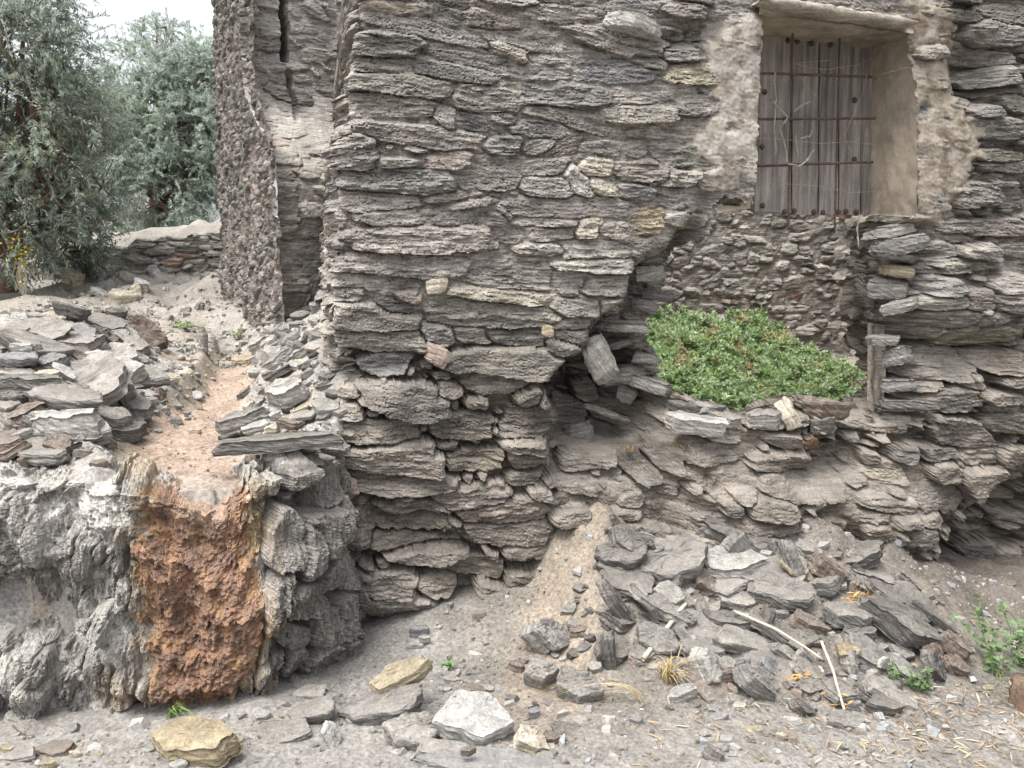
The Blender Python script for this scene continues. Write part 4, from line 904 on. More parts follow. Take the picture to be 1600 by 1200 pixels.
table([
 (1285,607,215,80,'pale','large pale slab right of the orange channel',dict(rot=-14,tip=30,wr=.7,up=.06)),
 (1245,832,600,56,'dark','long dark slate bar lying across the end of the channel bank',dict(rot=-4,tip=4,wr=.22,up=.06,rnd=0)),
 (1450,668,150,26,'mid','thin grey plate right of the large pale slab',dict(rot=10,tip=35,wr=.6,up=.04)),
 (1325,940,220,24,'white','flat white slab on the shoulder of the terrace wall',dict(rot=-6,tip=28,wr=.55,up=.02)),
 (1065,735,240,60,'grey','grey slab resting on the left end of the long dark slate bar',dict(rot=-14,tip=10,up=.08)),
 (1215,776,66,44,'cream','round cream pebble sitting on the long dark slate bar',dict(rnd=.9,up=.09)),
 (1290,752,110,34,'brown','dark brown stone behind the round cream pebble',dict(rot=10,tip=10,up=.09)),
 (1365,422,130,36,'mid','grey slab tipped left high beside the house corner',dict(rot=-32,tip=10)),
 (1225,478,170,50,'mid','grey slab tipped left above the large pale slab',dict(rot=-36,tip=10)),
 (1272,290,66,24,'mid','thin plate standing on edge below the rear building',dict(rot=75,tip=40,wr=.7)),
 (1160,395,110,50,'pale','pale flat stone on the bank at the far end of the channel',dict(rot=-30,tip=20)),
 (1225,540,200,36,'dark','dark slab edge along the right side of the channel',dict(rot=-32,tip=6,wr=.4)),
 (1190,610,110,40,'brown','dark slab against the left side of the large pale slab',dict(rot=-40,tip=8)),
 (1325,495,90,30,'white','whitish chip above the large pale slab',dict(rot=10,tip=30)),
 (1140,768,160,30,'pale','pale thin slab just behind the long dark slate bar',dict(rot=-14,tip=14,up=.08)),
 (1360,712,150,26,'mid','grey chip pile slab below the thin grey plate',dict(rot=-12,tip=20,up=.03)),
 (1430,752,70,24,'white','small white chip near the house corner above the slate bar',dict(tip=22)),
 (1440,630,90,24,'pale','pale chip between the large pale slab and the house corner',dict(rot=-6,tip=25)),
 (1345,685,80,16,'tan','small orange tan splinter below the large pale slab',dict(rot=-20,tip=15,up=.03)),
 (1230,892,110,40,'mid','grey block under the long dark slate bar',dict(up=.02)),
 (1125,912,70,60,'brown','reddish brown block under the left end of the slate bar',dict(rot=75)),
 (1310,880,60,28,'pale','pale chip under the long dark slate bar',dict(tip=20)),
 (1470,915,150,50,'grey','grey layered stone beside the flat white slab',dict(rot=14,tip=14)),
 (1490,880,90,60,'mid','rounded grey stone at the right end of the slate bar',dict(rnd=.6)),
 (1180,1020,70,36,'white','small white stone on the ochre shoulder of the wall',dict(rnd=.5)),
 (1245,1060,60,26,'cream','small cream stone on the ochre shoulder of the wall',dict(rnd=.5)),
 (1530,1040,140,120,'quartz','pinkish quartz block wedged between the terrace wall and the house',dict(rot=60,tip=20,wr=.8,up=.05)),
 (915,395,34,90,'mid','upright grey plate standing beside the straw left of the channel',dict(rot=4,wr=.6,up=.05)),
 (960,400,24,60,'pale','narrow pale upright plate at the head of the channel',dict(rot=-4,wr=.6,up=.04)),
 (1085,465,110,20,'tan','tan slab lying across the head of the orange channel',dict(tip=15,up=.02)),
 (870,782,60,22,'cream','cream stone on the edge of the orange bed',dict(rnd=.4)),
], 0, 400, G2)
table([
 (275,285,350,70,'pale','large pale layered slab crowning the heap under the hole',dict(rot=-5,tip=26,wr=.6,up=.06)),
 (270,365,330,44,'mid','grey slab directly under the large pale layered slab',dict(rot=-8,tip=14,up=.02)),
 (582,312,220,22,'tan','olive tan plate sloping right of the large pale layered slab',dict(rot=34,tip=35,wr=.5,up=.04)),
 (15,422,140,26,'pale','pale angular plate leaning at the top left of the heap',dict(rot=10,tip=60,wr=.8,up=.06)),
 (50,318,130,70,'tan','rough tan rock left of the large pale layered slab',dict(rnd=.5,up=.02)),
 (620,225,150,50,'mid','grey rock against the wall behind the olive tan plate',dict(rot=14,tip=20,up=.04)),
 (670,290,100,60,'mid','grey block behind the lower end of the olive tan plate',dict(rot=20,tip=30)),
 (690,390,70,36,'white','small white stone below the olive tan plate',dict(rnd=.5)),
 (762,386,120,24,'pale','pale thin plate right of the small white stone',dict(rot=-16,tip=25,wr=.4)),
 (1070,560,430,100,'dark','big long dark slab sloping down the right side of the heap',dict(rot=27,tip=18,wr=.45,up=.10)),
 (1290,655,200,70,'brown','dark slab end sticking out below the big long dark slab',dict(rot=36,tip=10,up=.05)),
 (1185,520,290,34,'dark','thin dark slab behind the big long dark slab',dict(rot=36,tip=14,wr=.3,up=.12)),
 (980,420,190,40,'dark','dark slab at the head of the big long dark slab',dict(rot=30,tip=18,up=.08)),
 (800,520,230,80,'grey','grey brown block in the middle of the heap',dict(rot=4,tip=14,up=.06)),
 (865,605,150,66,'dark','dark block in the hollow left of the big long dark slab',dict(rnd=.3,up=.03)),
 (520,420,300,74,'grey','wide dusty slab under the olive tan plate',dict(rot=4,tip=20,up=.04)),
 (300,555,230,80,'dark','dark dusty slab at the left middle of the heap',dict(rot=4,tip=14,up=.03)),
 (175,735,180,110,'pale','pale crusty boulder standing at the left foot of the heap',dict(rot=62,tip=32,rnd=.3,wr=.9,up=.06)),
 (275,795,110,90,'brown','dark brown lump tucked beside the pale crusty boulder',dict(rnd=.5)),
 (465,742,150,30,'blue','blue grey plate lying on the front of the heap',dict(rot=44,tip=50,wr=.7,up=.03)),
 (555,702,230,34,'mid','long grey plate above the blue grey plate',dict(rot=38,tip=35,wr=.3,up=.03)),
 (395,820,230,100,'grey','crusty grey rock overhanging the front foot of the heap',dict(rot=38,tip=20,rnd=.3,up=.05)),
 (825,730,140,70,'mid','grey rock below the ochre cap on the heap front',dict(rot=70,tip=45,wr=.8,up=.02)),
 (800,672,130,44,'ochre','ochre topped rock on the front of the heap',dict(rot=-4,tip=40,up=.06)),
 (975,732,66,24,'pale','pale plate standing upright at the right of the heap front',dict(rot=80,tip=50,wr=1.6,up=.04)),
 (1050,752,130,40,'mid','grey slab leaning right of the pale upright plate',dict(rot=40,tip=35,up=.03)),
 (1192,742,190,60,'dark','dark brown slab standing on edge at the right foot of the heap',dict(rot=60,tip=45,wr=.7,up=.05)),
 (1290,745,150,60,'brown','reddish stone at the right foot behind the weeds',dict(rot=30,tip=30,up=.03)),
 (1130,800,130,50,'dark','dark slab between the two upright slabs at the right foot',dict(rot=40,tip=20)),
 (965,922,210,56,'dark','flat dark slab lying at the very foot of the heap',dict(rot=10,tip=18,up=.02)),
 (840,925,80,56,'blue','small blue grey block left of the flat dark slab',dict(rnd=.2)),
 (805,1000,190,60,'grey','flat crumbling slab on the path in front of the heap',dict(rot=4,tip=16,up=.01)),
 (610,935,140,60,'dark','dark stone under the thin leaning cane',dict(rot=40,tip=30)),
 (70,868,140,70,'pale','pale grey block under the dry grass tuft',dict(rot=-10,tip=20,rnd=.2)),
 (515,515,66,40,'blue','small bluish stone behind the lying cane',dict(rnd=.4)),
 (440,540,150,40,'dark','dark smooth plate behind the lying cane',dict(rot=-60,tip=30,up=.04)),
 (630,555,200,60,'brown','rusty brown slab in the centre of the heap',dict(rot=22,tip=14,up=.03)),
 (390,410,50,28,'pale','small pale splinter under the large pale layered slab',dict(rot=60,tip=40)),
 (1025,840,70,60,'dark','dark chip stone standing left of the upright dark brown slab',dict(rot=70,tip=40)),
 (900,770,100,26,'blue','bluish splinter below the pale upright plate',dict(rot=50,tip=40,wr=.4)),
 (760,350,130,50,'dark','dark wedge right of the olive tan plate against the wall',dict(rot=26,tip=10,up=.02)),
 (455,250,80,50,'white','white lump right behind the large pale layered slab',dict(rnd=.7,up=.06)),
], 1040, 780, G3)
table([
 (1330,480,260,60,'dark','leaning dark slab at the left edge of the heap',dict(rot=58,tip=10,wr=.4,up=.08)),
 (1440,440,190,30,'mid','laminated grey splinters right of the leaning dark slab',dict(rot=38,tip=15,wr=.35,up=.10)),
 (1420,400,110,40,'pale','pale slab lying over the laminated splinters',dict(rot=42,tip=25,wr=.5,up=.12)),
 (1290,690,250,60,'dark','dark slab standing upright at the foot of the sand fan',dict(rot=84,tip=15,wr=.4,up=.05)),
 (1415,715,85,70,'quartz','pinkish rock beside the thick cane',dict(rnd=.6)),
 (1005,605,240,120,'mid','grey angular rock on the sand fan',dict(rot=50,tip=30,wr=.8,up=.05)),
 (985,795,160,130,'mid','upper grey block of a pair at the foot of the sand fan',dict(rot=10,tip=25,wr=.9,up=.03)),
 (1155,850,210,110,'grey','lower grey block of a pair at the foot of the sand fan',dict(rot=6,tip=25,wr=.8,up=.03)),
 (1150,590,100,36,'brown','small dark stone on the sand fan right of the angular rock',dict(rot=-8)),
 (1190,395,50,18,'dark','tiny dark splinter on the upper sand fan',dict(rot=30,tip=20)),
 (880,750,80,46,'brown','small brown rock left of the grey blocks',dict(rot=10,tip=10)),
 (1090,540,100,14,'tan','tan flake lying on the sand fan',dict(rot=-20,tip=30)),
], 500, 780, G3)
table([
 (370,790,300,74,'tan','tan topped slab lying on the dark slab in front of the house corner',dict(rot=-20,tip=18,wr=.42,up=.13)),
 (300,925,430,90,'grey','big dark slab under the tan topped slab',dict(rot=-18,tip=14,wr=.5,up=.05)),
 (45,1050,120,60,'white','small white block standing on the path by the big dark slab',dict(rot=64,tip=55,wr=.8,up=.03)),
 (415,1045,290,120,'mid','tan grey boulder under the front edge of the big dark slab',dict(rot=8,tip=20,rnd=.3,wr=.7,up=.03)),
 (680,975,400,140,'white','large whitish boulder on the path in the front centre',dict(rot=14,tip=28,rnd=.25,wr=.7,up=.05)),
 (930,1085,190,110,'cream','cream wedge shaped rock right of the large whitish boulder',dict(rot=20,tip=20,rnd=.2,wr=.7,up=.02)),
 (560,1120,340,44,'mid','flat half buried slab in front of the large whitish boulder',dict(rot=4,tip=10,wr=.4,up=.01)),
 (760,1185,760,40,'blue','long bluish slab buried at the bottom of the picture',dict(rot=2,tip=8,wr=.35,up=.0)),
 (660,1125,80,36,'brown','small rust brown stone on the flat half buried slab',dict(up=.05)),
 (450,590,110,50,'blue','bluish stone in a small pile at the foot of the wall',dict(rnd=.3)),
 (470,625,60,34,'pale','pale chip on top of the small pile at the wall foot',dict(up=.02)),
 (430,655,70,24,'pale','pale chip in front of the small pile at the wall foot',dict()),
 (590,805,90,24,'mid','flat grey stone right of the tan topped slab',dict(tip=10)),
 (1030,1070,100,60,'brown','brown stone right of the cream wedge shaped rock',dict(rnd=.3)),
 (1100,1040,160,70,'dark','dusty dark rock half buried behind the cream wedge',dict(rnd=.4,up=-.01)),
 (1410,990,80,44,'blue','small bluish block on the path right of centre',dict(rnd=.1)),
 (950,960,70,50,'blue','small bluish stone behind the cream wedge shaped rock',dict()),
], 500, 780, G4)
table([
 (870,1085,470,130,'ochre','yellow ochre boulder at the foot of the rusty crust',dict(rot=-4,tip=16,rnd=.35,wr=.55,up=.04)),
 (1250,1050,350,70,'grey','flat grey stone right of the yellow ochre boulder',dict(rot=-6,tip=16,wr=.5,up=.0)),
 (1390,870,180,40,'mid','flat grey stone against the foot of the terrace wall corner',dict(tip=14)),
 (1400,950,260,60,'grey','sloping grey slab left of the big dark slab',dict(rot=-16,tip=16,up=.02)),
 (65,975,110,34,'pale','pale stone at the left frame under the terrace wall',dict(rot=14,tip=20)),
 (130,1030,140,36,'mid','grey slab on the path under the left end of the terrace wall',dict(rot=30,tip=22,wr=.7)),
 (90,1145,170,36,'mid','flat grey stone near the lower left corner of the picture',dict(rot=-8,tip=14)),
 (250,1120,190,34,'brown','flat reddish brown stone near the lower left corner',dict(tip=10)),
 (335,1138,60,34,'cream','small cream pebble beside the flat reddish brown stone',dict(rnd=.6)),
 (220,1180,90,40,'tan','ochre chip at the lower left edge of the picture',dict()),
 (1170,970,90,40,'pale','pale stone between the ochre boulder and the wall corner',dict(rnd=.3)),
 (30,1115,70,30,'tan','tan chip at the left frame near the bottom',dict()),
 (800,1185,90,40,'white','white stone in front of the yellow ochre boulder',dict(rnd=.4)),
 (420,1078,30,24,'white','tiny white pebble at the foot of the terrace wall',dict(rnd=.8)),
], 0, 780, G4)
table([
 (215,1140,100,80,'grey','dark angular rock alone on the path at the bottom right',dict(rnd=.3,rot=20)),
 (515,1062,60,44,'cream','small cream rock alone on the pale path',dict(rnd=.4)),
 (330,925,70,30,'cream','small cream stone at the left foot of the heap',dict(rnd=.5)),
 (215,938,70,24,'blue','first bluish chip on the path below the pale grey block',dict(tip=20)),
 (235,975,90,24,'blue','larger bluish chip on the path below the pale grey block',dict(rot=-10,tip=20)),
 (728,1022,40,20,'pale','tiny pale chip in front of the flat crumbling slab',dict()),
 (1440,850,60,30,'tan','small tan stone on the path by the weeds',dict()),
 (610,1140,90,14,'blue','bluish flake sunk into the path',dict(tip=8,up=0)),
], 1040, 780, G4)
# the rock that hangs in the broken edge of the wall
o = stone(937, 566, 74, 40, 'pale', 'pale loose rock hanging in the broken edge of the house wall', rot=58, tip=12, wr=.7, rnd=.2, P=on_plane(937, 562, W_P0 + W_IN * .10), group='loose rocks caught in the wall')
stone(1232, 652, 60, 24, 'cream', 'cream splinter standing on the sill of the hole', rot=62, tip=10, P=on_plane(1232, 650, W_P0 - W_IN * .02), group='loose rocks on the sill of the hole')
stone(1290, 640, 90, 30, 'brown', 'reddish crumbly slab lying on the sill of the hole', rot=6, tip=6, P=on_plane(1285, 638, W_P0 + W_IN * .02), group='loose rocks on the sill of the hole')
stone(1276, 660, 44, 24, 'dark', 'dark block under the reddish crumbly slab', rot=0, tip=6, P=on_plane(1283, 664, W_P0 - W_IN * .03), group='loose rocks on the sill of the hole')
stone(1090, 636, 110, 20, 'dark', 'long dark slab lying along the sill of the hole', rot=7, tip=8, wr=.4, P=on_plane(1092, 640, W_P0 + W_IN * .06), group='loose rocks on the sill of the hole')
stone(1092, 664, 116, 26, 'pale', 'long pale slab at the left of the sill', rot=9, tip=12, wr=.4, P=on_plane(1090, 664, W_P0 - W_IN * .04), group='loose rocks on the sill of the hole')
stone(1128, 655, 70, 16, 'mid', 'small pale slab behind the long pale slab on the sill', rot=14, tip=14, wr=.4, P=on_plane(1130, 654, W_P0 - W_IN * .01), group='loose rocks on the sill of the hole')
stone(1196, 652, 60, 22, 'mid', 'blocky grey slab in the middle of the sill', rot=0, tip=10, wr=.5, P=on_plane(1196, 654, W_P0 - W_IN * .03), group='loose rocks on the sill of the hole')
# a few stones of the wall that catch the eye
def wall_stone(px, py, l, t, mat, label, rot=0, out=.03, rnd=.3):
    o = stone(px, py, l, t, mat, None, rot=rot, tip=0, wr=.5, rnd=rnd, P=on_plane(px, py, W_P0 - W_IN * out), name='stone', cat=None)
    o.parent = HOUSE; o.matrix_parent_inverse = Matrix.Translation(-Vector(HOUSE.location)); o['label'] = label
wall_stone(681, 447, 32, 22, 'cream', 'small cream quartz stone in the wall face', out=.015)
wall_stone(624, 389, 18, 12, 'cream', 'tiny cream stone in the wall face', out=.02)
wall_stone(990, 39, 88, 24, 'pale', 'pale slab with a reddish end', rot=12, out=.02, rnd=.1)
wall_stone(683, 556, 40, 28, 'quartz', 'reddish quartz rock in the eroded wall', rot=20, out=.02)
wall_stone(856, 517, 20, 16, 'tan', 'small triangular yellow stone', out=.03)
# dusty fragments that nothing tells apart; the small ones are merged, nobody could count them
def fragments(n, poly_, seed, label, group, mats, ln, th, rots, ups, sep=(16, 9), merge=None):
    rs = np.random.RandomState(seed); k = 0; pts = []; VV = []; QQ = []; CC = []; n0 = 0
    xs_, ys_ = [p[0] for p in poly_], [p[1] for p in poly_]
    for _ in range(n * 40):
        if k >= n: break
        x, y = rs.uniform(min(xs_), max(xs_)), rs.uniform(min(ys_), max(ys_))
        if not bool(inpoly(np.array(x), np.array(y), poly_)): continue
        if any(abs(x - a) < sep[0] and abs(y - b) < sep[1] for a, b in pts): continue
        pts.append((x, y)); k += 1; l = rs.uniform(*ln) * rs.uniform(.6, 1.15)
        a = (x, y, l, rs.uniform(*th), mats[rs.randint(len(mats))]); kw = dict(rot=rs.normal(*rots), tip=rs.uniform(8, 38), wr=rs.uniform(.5, .85), rnd=rs.uniform(0, .35), up=rs.uniform(*ups), yaw=rs.uniform(-35, 35))
        if merge is None: stone(*a, label, group=group, **kw)
        else:
            p = hit(x, y, kw['up']); m = p[1] / F; seed2 = rs.randint(1 << 20)
            V, Q = slab_mesh('', l * m, l * m * kw['wr'], max(a[3] * m, .008), seed2, kw['rnd'], 20, 3)
            M3 = np.array(Matrix.Rotation(R(kw['yaw']), 3, 'Z') @ Matrix.Rotation(R(kw['rot']), 3, 'Y') @ Matrix.Rotation(R(kw['tip']), 3, 'X'))
            VV.append(V @ M3.T + p); QQ.append(Q + n0); n0 += len(V); CC.append(np.tile(np.array(SCOL[a[4]]) * rs.normal(1, .12), (len(V), 1)))
    if merge: tag(mesh_np(merge, np.concatenate(VV), np.concatenate(QQ), M_SMALL, None, np.concatenate(CC), False), kind='stuff')
fragments(52, [(940,895),(1010,880),(1250,870),(1330,900),(1420,960),(1480,1040),(1400,1090),(1300,1100),(1150,1070),(1080,1060),(960,1010)], 5, 'dusty schist fragment half buried among larger slabs in the heap under the hole', 'schist fragments in the heap under the hole', ['grey', 'dark', 'grey', 'brown', 'mid', 'grey'], (50, 120), (12, 30), (16, 20), (-.01, .02), (24, 12))
fragments(40, [(0,560),(60,500),(150,490),(225,540),(215,640),(170,690),(60,720),(0,715)], 6, 'schist slab fragment packed among bigger slabs in the heap left of the channel', 'schist fragments in the left heap', ['grey', 'grey', 'mid', 'dark', 'pale', 'mid', 'brown'], (60, 130), (14, 28), (8, 16), (.01, .06))
fragments(20, [(0,400),(60,385),(180,385),(265,395),(250,450),(190,470),(60,448),(0,445)], 10, 'pale rock in the rough bank behind the olive trunks', 'pale rocks of the bank', ['white', 'pale', 'white', 'cream'], (20, 55), (16, 36), (0, 25), (-.05, .06))
fragments(90, [(405,560),(430,500),(500,470),(520,560),(535,690),(430,720),(350,690)], 7, '', '', ['grey', 'mid', 'pale', 'mid', 'pale', 'dark'], (16, 50), (6, 16), (-12, 25), (0, .02), (8, 5), 'small_stones')
fragments(60, [(170,660),(250,540),(335,500),(335,640),(250,690)], 8, '', '', ['mid', 'pale', 'mid', 'grey'], (8, 24), (5, 10), (0, 20), (0, .005), (8, 5), 'small_stones')
fragments(130, [(0,1130),(200,1140),(560,1080),(820,1010),(950,1060),(1100,1100),(1400,1110),(1400,1195),(900,1195),(300,1195),(0,1195)], 9, '', '', ['mid', 'pale', 'mid', 'grey', 'tan'], (10, 34), (6, 14), (0, 15), (-.003, .004), (10, 6), 'small_stones')
fragments(170, [(930,880),(1010,870),(1250,860),(1340,890),(1440,960),(1500,1050),(1400,1110),(1300,1120),(1150,1100),(1080,1080),(900,1060),(820,1000)], 11, '', '', ['grey', 'mid', 'brown', 'dark', 'grey', 'mid'], (12, 40), (5, 14), (10, 25), (-.005, .012), (9, 6), 'small_stones')
fragments(110, [(0,540),(60,490),(150,480),(245,540),(235,640),(190,690),(60,730),(0,735)], 12, '', '', ['grey', 'mid', 'pale', 'brown', 'dark'], (14, 50), (6, 14), (6, 25), (0, .04), (8, 5), 'small_stones')

fragments(15, [(955,800),(1110,825),(1230,845),(1345,865),(1460,940),(1420,960),(1310,905),(1200,880),(1060,880),(960,880)], 21, 'broad dusty slab lying high on the heap right against the house wall', 'slabs on the top of the heap', ['grey', 'dark', 'grey', 'brown', 'dark'], (85, 150), (20, 44), (12, 20), (-.015, .02), (46, 20))
fragments(90, [(950,800),(1110,825),(1230,840),(1345,865),(1480,950),(1420,960),(1310,905),(1200,880),(1060,880),(950,880)], 22, '', '', ['grey', 'mid', 'brown', 'dark', 'grey', 'mid'], (12, 46), (6, 16), (10, 25), (-.005, .01), (9, 6), 'small_stones')

# blocks left standing in the broken edges of the hole
def edge_stones():
    rs = np.random.RandomState(61); ms = ['grey', 'mid', 'grey', 'dark', 'grey', 'mid', 'tan']
    L = [(np.interp(y, [345, 420, 520, 640], [1400, 1392, 1386, 1398]) + rs.normal(0, 16), y + rs.uniform(-6, 6), rs.uniform(.03, .12)) for y in range(356, 500, 24)]
    L += [(1408 + rs.normal(0, 12), y + rs.uniform(-8, 8), rs.uniform(.02, .09)) for y in range(530, 660, 32)]
    L += [(np.interp(y, [380, 470, 500, 600], [1052, 1010, 990, 1022]) + rs.normal(0, 16), y + rs.uniform(-7, 7), rs.uniform(.16, .24)) for y in range(405, 620, 27)]
    L += [(rs.uniform(890, 1010), y, rs.uniform(.2, .28)) for y in range(585, 690, 30)]
    for x, y, d in L:
        wall_stone(x, y, rs.uniform(36, 105), rs.uniform(10, 30), ms[rs.randint(len(ms) - (1 if x < 1300 else 0))], 'rough block in the broken edge of the hole', rot=rs.normal(3, 11), out=-d, rnd=rs.uniform(.15, .5))
edge_stones()
# ------------------------------------------------------------------ vegetation
M_LEAF = leaf_mat('olive_leaf', .5, .4, .5); M_SUCC = leaf_mat('fleshy_leaf', .4, .5, .3); M_DRY = leaf_mat('dry_straw', .8, .2, .1)
M_BARK = stone_mat('olive_bark', (.19, .135, .10), streak=(30, 30, 8), bump=.7, var=.4, dust=0)
def unit(v): return v / (np.linalg.norm(v, axis=-1, keepdims=True) + 1e-9)
def leaf_mesh(name, P, D, N, L, W, col, mat, parent=None, wide=.45, fold=.15, droop=0.0):
    P = np.asarray(P, float); D = unit(D); S_ = unit(np.cross(D, N)); Nn = unit(np.cross(S_, D)); L = np.broadcast_to(L, (len(P),))[:, None]; W = np.broadcast_to(W, (len(P),))[:, None]
    mid = P + D * L * wide
    V = np.stack([P, mid + S_ * W * .5 + Nn * W * fold, P + D * L - np.array([0, 0, 1]) * L * droop, mid - S_ * W * .5 + Nn * W * fold], 1).reshape(-1, 3)
    Q = np.arange(len(V)).reshape(-1, 4); c = np.repeat(np.broadcast_to(col, (len(P), 3)), 4, axis=0)
    return mesh_np(name, V, Q, mat, parent, c, False)
def olive(name_label, base, blobs, ntw, seed, cols, leafL, group, trunk_r=.11, twig_draw=1.0, trunks=None):
    rs = np.random.RandomState(seed); base = np.asarray(base, float)
    root = empty('olive_tree', tuple(base)); tag(root, name_label, 'tree', group)
    blobs = [(np.asarray(c, float), r) for c, r in blobs]
    # limbs
    paths = []; top = np.mean([c for c, _ in blobs], axis=0); fork = base + (top - base) * .28 + np.array([0, 0, .15])
    t = np.linspace(0, 1, 14)[:, None]
    tr = base - np.array([0, 0, .15]) + (fork - base + np.array([0, 0, .15])) * t + .04 * np.stack([fbm(t[:, 0] * 3, t[:, 0] * 0 + j, 2, seed + j) for j in range(3)], -1)
    paths.append((tr, trunk_r * (1.45 - .75 * t[:, 0] + .35 * np.exp(-t[:, 0] * 6))))
    for c, r in blobs:
        for k in range(3):
            end = c + rs.normal(0, .35, 3) * r; mid = (fork + end) / 2 + rs.normal(0, .12, 3) * r
            q = (1 - t) ** 2 * fork + 2 * t * (1 - t) * mid + t ** 2 * end; paths.append((q, trunk_r * .55 * (1 - .82 * t[:, 0])))
            for j in range(4):
                s = q[rs.randint(6, 14)]; e = c + unit(rs.normal(0, 1, 3)) * r * rs.uniform(.6, .95); m2 = (s + e) / 2 + rs.normal(0, .1, 3) * r
                paths.append(((1 - t) ** 2 * s + 2 * t * (1 - t) * m2 + t ** 2 * e, .018 * (1 - .75 * t[:, 0])))
    tubes('trunk', paths, M_BARK, root, 8, wob=.12, seed=seed)
    vol = np.array([r ** 2.4 for _, r in blobs]); pk = rs.choice(len(blobs), ntw, p=vol / vol.sum())
    C = np.array([blobs[i][0] for i in pk]); Rr = np.array([blobs[i][1] for i in pk])
    dr = unit(rs.normal(0, 1, (ntw, 3))); rad = Rr * rs.uniform(.25, 1.0, ntw) ** .5
    st = C + dr * rad[:, None] * .92
    keep = noise(st[:, 0] * 2.6 + st[:, 1] * 1.1, st[:, 2] * 2.6 - st[:, 1] * .7, seed) + rs.normal(0, .12, ntw) > -.22
    st, dr, C = st[keep], dr[keep], C[keep]; n = len(st)
    d0 = unit(dr * .8 + rs.normal(0, .55, (n, 3)) + np.array([0, 0, .05])); ln = rs.uniform(.10, .34, n)
    k = 15; tt = np.linspace(.05, 1, k)
    X = st[:, None] + d0[:, None] * (ln[:, None] * tt)[..., None]; X[..., 2] -= (ln[:, None] * tt ** 2) * rs.uniform(-.2, .6, n)[:, None]
    tg = unit(np.gradient(X, axis=1))
    P, D, N, Cc = [], [], [], []
    bc = np.array(cols)[rs.choice(len(cols), n)] * rs.normal(1, .13, n).clip(.65, 1.4)[:, None]
    for sgn in (1, -1):
        sd = unit(np.cross(tg, rs.normal(0, 1, (n, 1, 3)) + np.zeros_like(tg))) * sgn
        P.append(X.reshape(-1, 3)); D.append((tg * .75 + sd * 1.0 + rs.normal(0, .35, tg.shape)).reshape(-1, 3)); N.append((np.array([0, 0, 1.]) + rs.normal(0, .5, tg.shape)).reshape(-1, 3))
        cc = np.repeat(bc[:, None], k, 1) * rs.normal(1, .15, (n, k, 1)).clip(.6, 1.5); sv = rs.rand(n, k) < .30; cc[sv] = np.array([.46, .51, .47]) * rs.normal(1, .12, (sv.sum(), 1)); Cc.append(cc.reshape(-1, 3))
    P, D, N, Cc = map(np.concatenate, (P, D, N, Cc)); m = len(P)
    leaf_mesh('crown', P, D, N, leafL * rs.uniform(.7, 1.2, m), leafL * .25 * rs.uniform(.8, 1.2, m), Cc, M_LEAF, root)
    sel = rs.rand(n) < .12 * twig_draw
    tubes('twigs', [(X[i][::2], .0028) for i in np.nonzero(sel)[0]], M_BARK2, root, 4)['kind'] = 'stuff'
    return root
M_BARK2 = plain_mat('twig_bark', (.33, .30, .25), var=.3)
def B(lst): return [(at(px, py, Y), r) for px, py, Y, r in lst]
oc = [(.245, .30, .245), (.29, .345, .285), (.20, .25, .195), (.33, .37, .26)]  # leaf greens lightened in place of the bright haze over the trees
def gbase(px, py, Y):
    p = at(px, py, Y); p[2] = gz(p[0], p[1]); return p
olive('big grey green olive tree with drooping branches at the left edge of the picture', gbase(15, 452, 8.4), B([(20, 40, 7.9, .62), (75, 120, 8.0, .58), (30, 200, 7.8, .70), (-60, 120, 8.3, .9), (60, 300, 7.9, .60), (10, 370, 7.9, .45), (-80, 300, 8.2, .9), (-40, -60, 8.2, .9)]), 3600, 71, oc, .062, 'olive trees')
olive('smaller olive tree with a brown trunk base hanging low in front of the pale bank', gbase(140, 460, 9.0), B([(105, 190, 8.8, .55), (115, 285, 8.7, .50), (105, 365, 8.6, .40), (130, 395, 8.8, .22)]), 1500, 72, oc, .062, 'olive trees', trunk_r=.10)
oc_haze = [(.34, .41, .34), (.40, .46, .40), (.32, .39, .30)]  # far crowns paler still: haze and glare put into the leaf colour
olive('pale distant olive tree behind the low terrace wall beside the rear building', gbase(235, 330, 13.0), B([(275, 120, 13, .62), (305, 85, 13.1, .36), (240, 190, 12.8, .80), (300, 215, 12.6, .72), (200, 260, 12.5, .75), (270, 300, 12.4, .75), (330, 280, 12.8, .7), (175, 200, 13, .6), (350, 170, 13.2, .7), (215, 130, 13.2, .62), (320, 130, 13, .5), (250, 60, 13.4, .35)]), 6500, 73, oc_haze, .065, 'olive trees', trunk_r=.14)
olive('far olive tree closing the view low behind the pale bank', gbase(120, 360, 16.5), B([(60, 300, 16.5, 1.1), (160, 310, 16.5, .9), (230, 330, 16, .7), (0, 250, 17, 1.3), (130, 220, 17, 1.0)]), 2600, 74, oc_haze, .075, 'olive trees', trunk_r=.14)
M_STEM = plain_mat('green_stem', (.20, .26, .10)); M_CANE = plain_mat('dry_cane', (.47, .42, .34), var=.2, scale=40, rough=.6)
